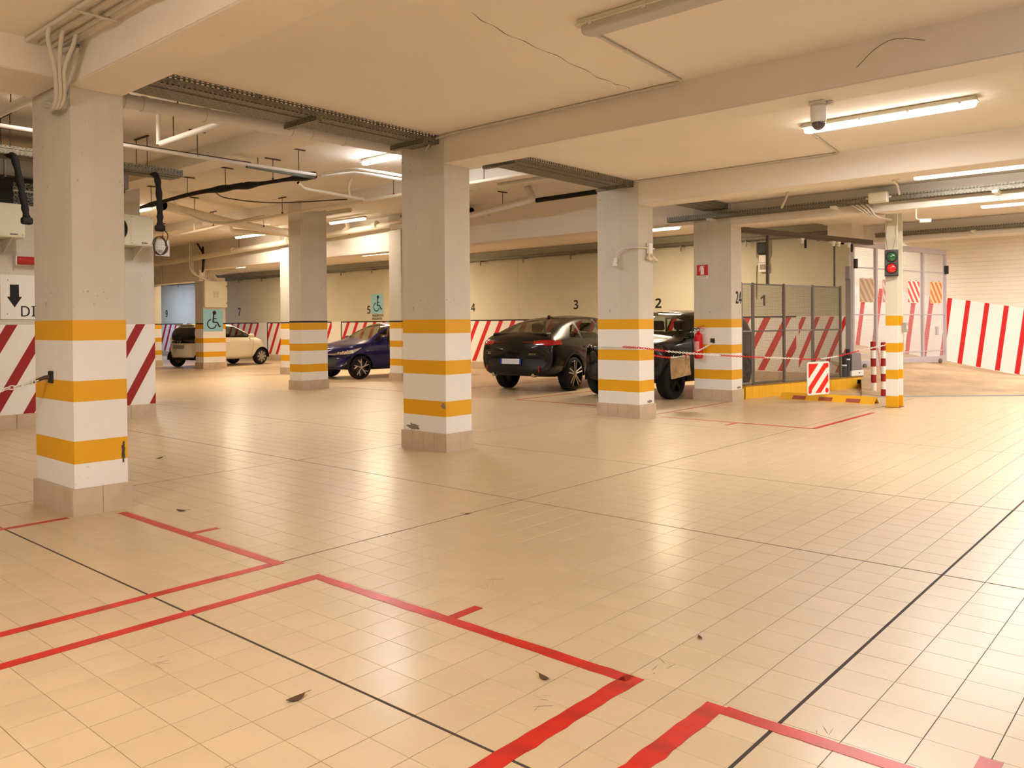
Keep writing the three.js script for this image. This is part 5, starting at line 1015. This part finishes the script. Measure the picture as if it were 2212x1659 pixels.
{
  const [x, z] = FP(3.99, -0.2);
  const t = thing('gate_motor', 'grey gate motor box with a white base on the yellow kerb', 'motor', [x, 0.262, z], FT); t.scale.x = 1.3;
  part(t, 'housing', (() => { const g = bbox(0.34, 0.40, 0.30, 0.035, 3), p = g.attributes.position; for (let i = 0; i < p.count; i++) if (p.getY(i) > 0) { p.setX(i, p.getX(i) * 0.90); p.setZ(i, p.getZ(i) * 0.9); } g.computeVertexNormals(); return g.translate(0, 0.32, 0); })(), std([0.52, 0.48, 0.49]));
  part(t, 'side_cover', bbox(0.05, 0.38, 0.28, 0.02).translate(-0.17, 0.31, 0), std([0.14, 0.17, 0.16]));
  part(t, 'base', bbox(0.38, 0.13, 0.32, 0.015).translate(0.01, 0.065, 0), M.white);
  part(t, 'lock', cyl(0.012, 0.02, 12).rotateX(Math.PI / 2).translate(0.05, 0.07, 0.16), M.blackPlastic);
  const post = (label, s, h) => { const [a, b] = FP(s, -0.12); const p = thing('photocell_post', label, 'post', [a, 0.25, b]); part(p, 'stem', cyl(0.05, h * 0.62, 20).translate(0, h * 0.31, 0), std([0.25, 0.25, 0.25])); part(p, 'white_ring', cyl(0.052, 0.03, 20).translate(0, h * 0.635, 0), M.white); part(p, 'head', cyl(0.048, h * 0.36, 20).translate(0, h * 0.82, 0), M.blackPlastic); };
  post('shorter dark photocell post with a white ring beside the gate motor', 3.58, 0.42); post('taller dark photocell post against the gate motor', 3.72, 0.62);
  const gp = thing('gate_post', 'pale steel gate guide post at the end of the fence', 'post');
  const [a, b] = FP(4.38, -0.48); part(gp, 'post_body', [cbox(a - 0.06, a + 0.06, 0.25, 2.6, b - 0.06, b + 0.06, 0.008), cbox(a - 0.10, a + 0.02, 2.45, 2.75, b - 0.05, b + 0.05, 0.008)], M.steelPaint);
}
{
  // wedge stop on the floor
  const t = thing('wheel_stop', 'yellow angled steel wheel stop with faded red blocks on the floor', 'wheel stop', [15.46, 0, -5.62], -Math.PI / 2 - 0.045);
  const prof = new THREE.Shape([[-0.02, 0], [0.10, 0.125], [0.13, 0.125], [0.26, 0], [0.245, 0], [0.118, 0.11], [0.0, 0]].map(p => new THREE.Vector2(...p)));
  const L = 1.78, seg = 7;
  const g = new THREE.ExtrudeGeometry(prof, { depth: L, bevelEnabled: false }).translate(0, 0, -L / 2).rotateY(Math.PI / 2);
  part(t, 'angle_plate', uvm(g.clone().translate(0, 0, 0.13)), M.yellow);
  for (const k of [1, 3, 5]) { const a = -L / 2 + k * L / seg, b = a + L / seg; part(t, 'red_block', patch([[a, 0.012], [b, 0.012], [b, 0.075], [a, 0.075]], (u, v, w) => [u, v + 0.002 * 0 + w, 0.152 - v * 0.96 + w + 0.001], 0.0015), std([0.62, 0.30, 0.22])); }
}
{
  // pole with traffic light
  const t = thing('steel_pole', 'cream steel I-section pole with yellow bands carrying the traffic light', 'pole', [15.045, 0, -4.32], 0);
  const H = [0, 0.20, 0.49, 0.65, 0.95, 1.11, 1.41, 1.58];
  const sect = (y0, y1, e) => [cbox(-0.145 - e, -0.125 + e, y0, y1, -0.10 - e, 0.10 + e, 0.003), cbox(0.125 - e, 0.145 + e, y0, y1, -0.10 - e, 0.10 + e, 0.003), cbox(-0.13, 0.13, y0, y1, -0.012 - e, 0.012 + e, 0.003)];
  part(t, 'pole_body', sect(0, 3.70, 0), M.cream);
  for (let k = 0; k < 7; k++) part(t, k % 2 ? 'white_band' : 'yellow_band', sect(H[k], H[k + 1], 0.0015), k % 2 ? M.bandWhite : M.bandYellow);
  part(t, 'cable', [sweep(curve([[-0.16, 3.2, 0.06], [-0.15, 2.95, 0.075], [-0.152, 2.7, 0.03]], 14), 0.006, 6), sweep(curve([[-0.16, 3.25, -0.05], [-0.155, 2.95, -0.08], [-0.155, 2.68, -0.05]], 14), 0.006, 6)], M.conduit);
  part(t, 'base_weld', [bbox(0.32, 0.012, 0.23, 0.004).translate(0, 0.004, 0)], std([0.5, 0.25, 0.1]));
  const u = thing('traffic_light', 'dark two-lamp traffic light with the red lamp lit on the pole', 'traffic light', [14.86, 2.26, -4.31], -Math.PI / 2 + 0.30);
  part(u, 'housing', bbox(0.215, 0.44, 0.10, 0.012).translate(0, 0.225, 0), std([0.29, 0.29, 0.27]));
  part(u, 'bottom_lip', bbox(0.215, 0.02, 0.12, 0.006).translate(0, 0.005, 0.01), M.blackPlastic);
  for (const [y, n, m] of [[0.325, 'green_lamp', new THREE.MeshPhysicalMaterial({ color: S2L([0.10, 0.36, 0.20]), roughness: 0.15, clearcoat: 1 })], [0.13, 'red_lamp', new THREE.MeshPhysicalMaterial({ color: S2L([0.75, 0.02, 0.03]), emissive: new THREE.Color(0.5, 0.004, 0.008), emissiveIntensity: 0.05, roughness: 0.15, clearcoat: 1 })]]) {
    part(u, n, new THREE.SphereGeometry(0.085, 28, 14, 0, Math.PI * 2, 0, 1.15).rotateX(Math.PI / 2).scale(1, 1, 0.6).translate(0, y, 0.035), m);
    part(u, 'lamp_ring', new THREE.TorusGeometry(0.082, 0.010, 8, 30).translate(0, y, 0.054), M.blackPlastic);
  }
  const rl = new THREE.PointLight(new THREE.Color(1, 0.03, 0.03), 0.004); rl.position.set(0, 0.13, 0.13); u.add(rl);
  const b = thing('switch_box', 'small grey key switch box on the side of the traffic light pole', 'electrical box', [15.14, 1.30, -4.19], 0);
  part(b, 'box', bbox(0.14, 0.16, 0.07, 0.01).translate(0.06, 0.08, 0.0), M.greyPaint); part(b, 'slot', bbox(0.04, 0.07, 0.01, 0.003).translate(0.06, 0.08, 0.036), M.white); part(b, 'pipe_run', pipe([[0.02, 0, 0], [0.02, -0.32, 0]], 0.018), M.cream);
  const j = thing('junction_box', 'cream junction box hung on the long cable tray', 'electrical box', [14.02, 3.50, -4.26], -Math.PI / 2);
  part(j, 'box', bbox(0.30, 0.17, 0.12, 0.02).translate(0, 0, 0.01), M.cream); part(j, 'lid', bbox(0.27, 0.14, 0.01, 0.006).translate(0, 0, 0.075), M.cream); part(j, 'gland', [-0.17, 0.17].map(x => cyl(0.016, 0.05, 12).rotateZ(Math.PI / 2).translate(x, 0, 0.01)), M.pvc);
  const c = thing('cable_bundle', 'bundle of white cables looping from the tray to the pole top', 'cable');
  part(c, 'cable', [0, 1, 2, 3].map(k => sweep(curve([[14.12, 3.46, -4.75 + k * 0.08], [14.2, 3.36, -4.62 + k * 0.06], [14.4, 3.25, -4.5 + k * 0.03], [14.85, 3.22, -4.34 + k * 0.012]], 24), 0.016, 8)), M.pvc);
  const cam = thing('security_camera', 'small bullet camera on a bent arm under the beam near the pole', 'camera', [14.30, 3.26, -3.72]);
  part(cam, 'arm', pipe([[0, 0.05, -0.05], [0, -0.12, -0.05], [0.02, -0.15, 0.02]], 0.012, 0.03), M.cream); part(cam, 'body', [cyl(0.032, 0.17, 18).rotateX(Math.PI / 2).rotateY(0.4).translate(0.03, -0.16, 0.08)], M.white); part(cam, 'lens', cyl(0.026, 0.01, 18).rotateX(Math.PI / 2).rotateY(0.4).translate(0.064, -0.16, 0.165), M.blackPlastic);
}
{
  const B = (label, x, y, z, h, tilt, n) => { const t = thing('bollard', label, 'bollard', [x, y, z]); t.rotation.z = tilt; const s = h / n; for (let k = 0; k < n; k++) part(t, k % 2 ? 'white_section' : 'red_section', cyl(0.052, s - 0.001, 22).translate(0, s * (k + 0.5), 0), (k + (n % 2 ? 0 : 1)) % 2 ? M.chainWhite : M.redDark); part(t, 'top_cap', cyl(0.05, 0.012, 22, 0.044).translate(0, h + 0.006, 0), M.redDark); };
  B('red and white banded bollard standing on the ramp edge, leaning slightly', 17.55, 0.06, -5.44, 1.0, 0.04, 6);
  B('red and white banded bollard on the tiles next to the pole', 16.92, 0, -5.06, 1.06, 0, 7);
}

// ================================================================ CHAINS AND HANGING SIGNS
function chain(label, pts, segs, r = 0.0045, len = 0.052, name = 'plastic_chain') {
  const t = thing(name, label, 'chain'), P = new THREE.CatmullRomCurve3(pts.map(p => new THREE.Vector3(...p)), false, 'centripetal'), L = P.getLength(), pitch = len * 0.74, n = Math.floor(L / pitch);
  const base = (() => { const q = []; for (let i = 0; i < 20; i++) { const a = i / 20 * 6.28319; q.push(new THREE.Vector3(Math.cos(a) * len / 2 * (0.75 + 0.25 * Math.abs(Math.cos(a))), Math.sin(a) * len * 0.27, 0)); } q.push(q[0].clone()); return sweep(q, r, 5); })();
  const parts = {}, X = new THREE.Vector3(1, 0, 0), q = new THREE.Quaternion(), q2 = new THREE.Quaternion();
  for (let i = 0; i < n; i++) {
    const u = (i + 0.5) / n, p = P.getPointAt(u), d = P.getTangentAt(u); q.setFromUnitVectors(X, d); q2.setFromAxisAngle(X, i % 2 ? 0.3 : 1.87);
    const g = base.clone().applyQuaternion(q2).applyQuaternion(q).translate(p.x, p.y, p.z);
    let k = 0; while (k < segs.length - 1 && u > segs[k][0]) k++;
    (parts[k] ||= []).push(g);
  }
  for (const k in parts) { const m = part(t, segs[k][1] === 'r' ? 'red_links' : 'white_links', parts[k], segs[k][1] === 'r' ? M.chainRed : M.chainWhite); m.userData.kind = 'stuff'; }
  return t;
}
chain('red and white plastic chain strung from the lamp arm column to the bollards', [[10.88, 1.12, -7.62], [10.875, 1.115, -7.1], [10.93, 1.10, -6.82], [11.5, 1.03, -6.65], [12.7, 0.93, -6.28], [14.2, 0.84, -5.84], [15.0, 0.80, -5.66], [15.7, 0.84, -5.48], [16.4, 0.93, -5.30], [16.93, 1.02, -5.01], [17.2, 0.98, -5.2], [17.54, 0.98, -5.38]],
  [[0.06, 'w'], [0.165, 'r'], [0.32, 'w'], [0.455, 'r'], [0.58, 'w'], [0.66, 'r'], [0.73, 'w'], [0.82, 'r'], [1, 'w']]);
chain('short red and white chain end from the bollard to the traffic light pole', [[16.90, 1.02, -5.0], [16.3, 0.94, -4.75], [15.7, 1.0, -4.45], [15.22, 1.12, -4.2]], [[0.25, 'w'], [1, 'r']]);
chain('thin dark chain loop drooping between the bollards', [[17.52, 0.96, -5.36], [17.4, 0.45, -5.25], [17.25, 0.3, -5.2], [17.05, 0.45, -5.1], [16.93, 1.0, -5.0]], [[1, 'r']], 0.003, 0.04);
chain('chain sagging between the lamp arm and extinguisher columns with a paper sign', [[11.33, 1.08, -7.35], [12.0, 0.95, -7.35], [12.7, 0.88, -7.34], [13.2, 0.90, -7.33], [13.8, 1.0, -7.33], [14.2, 1.10, -7.34]], [[0.2, 'w'], [0.46, 'r'], [0.62, 'w'], [0.78, 'r'], [1, 'w']]);
chain('pale chain hooked on the nearest column', [[2.58, 1.075, -7.36], [2.3, 1.02, -7.30], [1.9, 0.97, -7.22], [1.3, 0.93, -7.1], [0.4, 0.95, -7.0]], [[1, 'w']], 0.005, 0.058);
{
  const t = thing('chain_hook', 'dark metal socket with a hook for the chain on the nearest column', 'hook', [2.60, 1.07, -7.30]);
  part(t, 'socket', bbox(0.03, 0.10, 0.075, 0.008).translate(0, 0.02, 0), M.blackPlastic);
  part(t, 'hook', sweep(curve([[-0.01, 0.02, 0], [-0.05, 0.015, -0.02], [-0.10, -0.01, -0.05], [-0.11, -0.03, -0.06]], 14), u => 0.02 - 0.012 * u, 8), M.rod);
  const u = thing('chain_hook', 'square metal chain socket on the column beside the fire extinguisher', 'hook', [14.25, 1.14, -7.35]);
  part(u, 'socket', bbox(0.02, 0.09, 0.09, 0.006), M.rod); part(u, 'hole', bbox(0.01, 0.05, 0.05, 0.004).translate(-0.011, 0, 0), M.blackPlastic);
  const p = thing('paper_sign', 'crumpled tan paper sign hanging from the sagging chain', 'sign', [12.93, 0.885, -7.30], -0.75);
  const g = new THREE.PlaneGeometry(0.36, 0.36, 10, 10), a = g.attributes.position;
  for (let i = 0; i < a.count; i++) { const x = a.getX(i), y = a.getY(i); a.setXYZ(i, x + 0.05 * (-y / 0.36 - 0.5) * 0 + (y < 0 ? y * -0.1 : 0), y - 0.18 + x * 0.22 * (y < 0 ? 1 : 0.3), 0.012 * Math.sin(x * 19) * Math.cos(y * 13)); }
  const bk = g.clone().translate(0, 0, -0.004); bk.index.array.reverse(); g.computeVertexNormals(); bk.computeVertexNormals();
  part(p, 'paper', [uvm(g), uvm(bk)], std([0.80, 0.66, 0.47], { roughness: 0.9, map: tex(256, (x, y, i) => { const v = 0.85 + 0.3 * (N1[i * 2] - 0.5) - (N2[i * 2] > 0.62 ? 0.12 : 0); return [v, v, v]; }, true, 2) }));
  part(p, 'clip', [-0.12, 0.14].map(x => bbox(0.012, 0.05, 0.012, 0.004).translate(x, 0.0, 0)), M.white);
}
{
  const s = thing('reflector_sign', 'square white sign with diagonal red bars hanging from the long chain', 'sign', [15.03, 0.45, -5.64], -0.32);
  const W = 0.60, r = 0.045, h = W / 2, q = new THREE.Shape();
  q.moveTo(-h + r, -h); q.lineTo(h - r, -h); q.quadraticCurveTo(h, -h, h, -h + r); q.lineTo(h, h - r); q.quadraticCurveTo(h, h, h - r, h); q.lineTo(-h + r, h); q.quadraticCurveTo(-h, h, -h, h - r); q.lineTo(-h, -h + r); q.quadraticCurveTo(-h, -h, -h + r, -h);
  part(s, 'panel', new THREE.ExtrudeGeometry(q, { depth: 0.008, bevelEnabled: true, bevelSize: 0.003, bevelThickness: 0.003, bevelSegments: 2 }), M.chainWhite);
  const red = std([0.93, 0.12, 0.05], { roughness: 0.35 }), e = h - 0.03;
  for (const [a, b] of [[0.27, 0.60], [-0.03, 0.12], [-0.33, -0.18], [-0.70, -0.50]]) { const lo = a, hi = b, w = clipPoly([[-e, -e], [e, -e], [e, e], [-e, e]], [p => p[1] - p[0] - lo, p => hi - (p[1] - p[0])]); if (w) part(s, 'red_bar', patch(w, (u, v, k) => [u, v, k + 0.0112], 0.0015), red); }
  part(s, 'red_dot', [[-e + 0.04, -e + 0.04], [e - 0.04, -e + 0.04], [e - 0.04, e - 0.04]].map(([x, y]) => cyl(0.045, 0.003, 24).rotateX(Math.PI / 2).translate(x, y, 0.0125)), red);
  part(s, 'hook', [-0.12, 0.12].map(x => new THREE.TorusGeometry(0.022, 0.004, 6, 16).translate(x, h + 0.015, 0.004)), M.rod);
}
// ---------------------------------------------------------------- dome camera
{
  const t = thing('dome_camera', 'white ceiling dome camera with a smoked dome beside the lit tube light', 'camera', [7.02, BEAM, -2.62]);
  part(t, 'mount', [bbox(0.13, 0.03, 0.13, 0.008).translate(0, -0.015, 0), bbox(0.05, 0.03, 0.05, 0.006).translate(0.04, -0.016, 0.085)], M.pvc);
  part(t, 'housing', new THREE.LatheGeometry([[0, -0.03], [0.066, -0.03], [0.068, -0.05], [0.064, -0.165], [0.060, -0.178], [0, -0.178]].map(p => new THREE.Vector2(...p)).reverse(), 32), M.white);
  part(t, 'dome', new THREE.SphereGeometry(0.058, 28, 14, 0, 6.283, Math.PI / 2, Math.PI / 2).scale(1, 1.1, 1).translate(0, -0.178, 0), new THREE.MeshPhysicalMaterial({ color: S2L([0.33, 0.28, 0.26]), roughness: 0.08, clearcoat: 1 }));
}
// ---------------------------------------------------------------- red tape on the floor
const tapeN = (a, b, w, sd, ragged = 0) => {                  // strip from a to b (x, z), width w
  const k = seed; seed = sd; const dx = b[0] - a[0], dz = b[1] - a[1], l = Math.hypot(dx, dz), nx = -dz / l, nz = dx / l, n = Math.max(2, Math.round(l / 0.06)), A = [], B = [];
  for (let i = 0; i <= n; i++) { const t = i / n, j = () => (rnd() - 0.5) * (0.002 + ragged * (rnd() > 0.7 ? 2 : 0.6)); A.push([a[0] + dx * t + nx * (w / 2 + j()), a[1] + dz * t + nz * (w / 2 + j())]); B.unshift([a[0] + dx * t - nx * (w / 2 + j()), a[1] + dz * t - nz * (w / 2 + j())]); }
  seed = k; return patch(A.concat(B), (u, v, q) => [u, 0.0006 + q, v], 0.0012);
};
{
  const w = 0.072;
  const t = thing('tape_outline', 'red tape bay outline ending in a corner near the nearest column', 'floor tape');
  part(t, 'tape_strip', tapeN([2.905, -6.72], [2.905, -4.475], w, 3), M.tapeRed); part(t, 'tape_strip', tapeN([2.865, -4.511], [-0.5, -4.511], w, 4), M.tapeRed); part(t, 'tape_tick', tapeN([2.945, -5.64], [3.14, -5.64], 0.06, 5), M.tapeRed);
  const u = thing('tape_outline', 'red tape bay outline with two corners and a short tick, middle of three', 'floor tape');
  part(u, 'tape_strip', tapeN([-0.5, -4.085], [2.94, -4.085], w, 6), M.tapeRed); part(u, 'tape_strip', tapeN([2.905, -4.05], [2.905, -1.885], w, 7, 0.004), M.tapeRed); part(u, 'tape_strip', tapeN([2.94, -1.885], [0.2, -1.885], 0.085, 8, 0.006), M.tapeRed); part(u, 'tape_tick', tapeN([2.945, -2.98], [3.14, -2.98], 0.06, 9), M.tapeRed);
  const v = thing('tape_outline', 'torn red tape bay corner crossing the wide dark floor joint', 'floor tape');
  part(v, 'tape_strip', tapeN([0.2, -1.50], [2.93, -1.50], 0.085, 10, 0.007), M.tapeRed); part(v, 'tape_strip', tapeN([2.905, -1.46], [2.905, 0.6], w, 11, 0.004), M.tapeRed); part(v, 'tape_tick', tapeN([2.945, -0.60], [3.16, -0.60], 0.07, 12), M.tapeRed);
  const x = thing('tape_outline', 'thin red tape line behind the nearest column', 'floor tape');
  part(x, 'tape_strip', tapeN([-1, -6.86], [2.55, -6.86], 0.06, 13), M.tapeRed);
  const y = thing('tape_outline', 'faded red tape outline before the yellow wheel stop', 'floor tape');
  part(y, 'tape_strip', tapeN([11.35, -6.75], [11.35, -4.30], 0.05, 14), M.tapeRed); part(y, 'tape_strip', tapeN([11.35, -4.32], [13.9, -4.32], 0.07, 15), M.tapeRed); part(y, 'tape_tick', tapeN([11.0, -5.46], [11.33, -5.46], 0.05, 16), M.tapeRed);
  const q = thing('tape_outline', 'faint red tape lines on the floor of the bays with dark cars', 'floor tape');
  for (const [a, b] of [[[12.2, -10.5], [18.5, -10.5]], [[12.2, -13.3], [18.5, -13.3]], [[12.2, -10.5], [12.2, -7.9]], [[11.4, -7.0], [14.2, -7.0]], [[12.2, -13.3], [12.2, -16.0]]]) part(q, 'tape_strip', tapeN(a, b, 0.05, 17), M.tapeRed);
}
// ---------------------------------------------------------------- small litter
[[1.89, -2.81, 0.045, 'dry curled leaf lying near the lower edge of the floor'], [2.68, -2.17, 0.035, 'small twig-like leaf inside the taped bay'], [4.63, -4.51, 0.03, 'dark leaf scrap on the open floor beyond the taped corner'], [3.5, -1.88, 0.022, 'tiny leaf scrap outside the taped corner'], [3.24, -6.39, 0.05, 'dark leaf scrap behind the red tape near the nearest column'], [4.38, -9.14, 0.05, 'leaf scrap on the floor before the grey wall end']].forEach(([x, z, r, label], i) => {
  const t = thing('dry_leaf', label, 'leaf', [x, 0.002, z], i * 1.3), g = new THREE.PlaneGeometry(r * 2, r * 0.9, 8, 4).rotateX(-Math.PI / 2), p = g.attributes.position;
  for (let k = 0; k < p.count; k++) { const u = p.getX(k) / r; p.setZ(k, p.getZ(k) * Math.max(0.05, 1 - u * u)); p.setY(k, 0.001 + 0.25 * r * u * u + 0.1 * r * Math.abs(p.getZ(k)) / r); }
  const b = g.clone().translate(0, -0.0008, 0); b.index.array.reverse(); g.computeVertexNormals(); b.computeVertexNormals();
  part(t, 'blade', [g, b], M.leaf); part(t, 'stalk', cyl(0.0012, r * 0.8, 5).rotateZ(Math.PI / 2).translate(r * 1.3, 0.25 * r, 0), M.leaf);
});

scene.traverse(o => { if (o.isLight) o.castShadow = !o.isRectAreaLight; });
renderer.render(scene, camera);
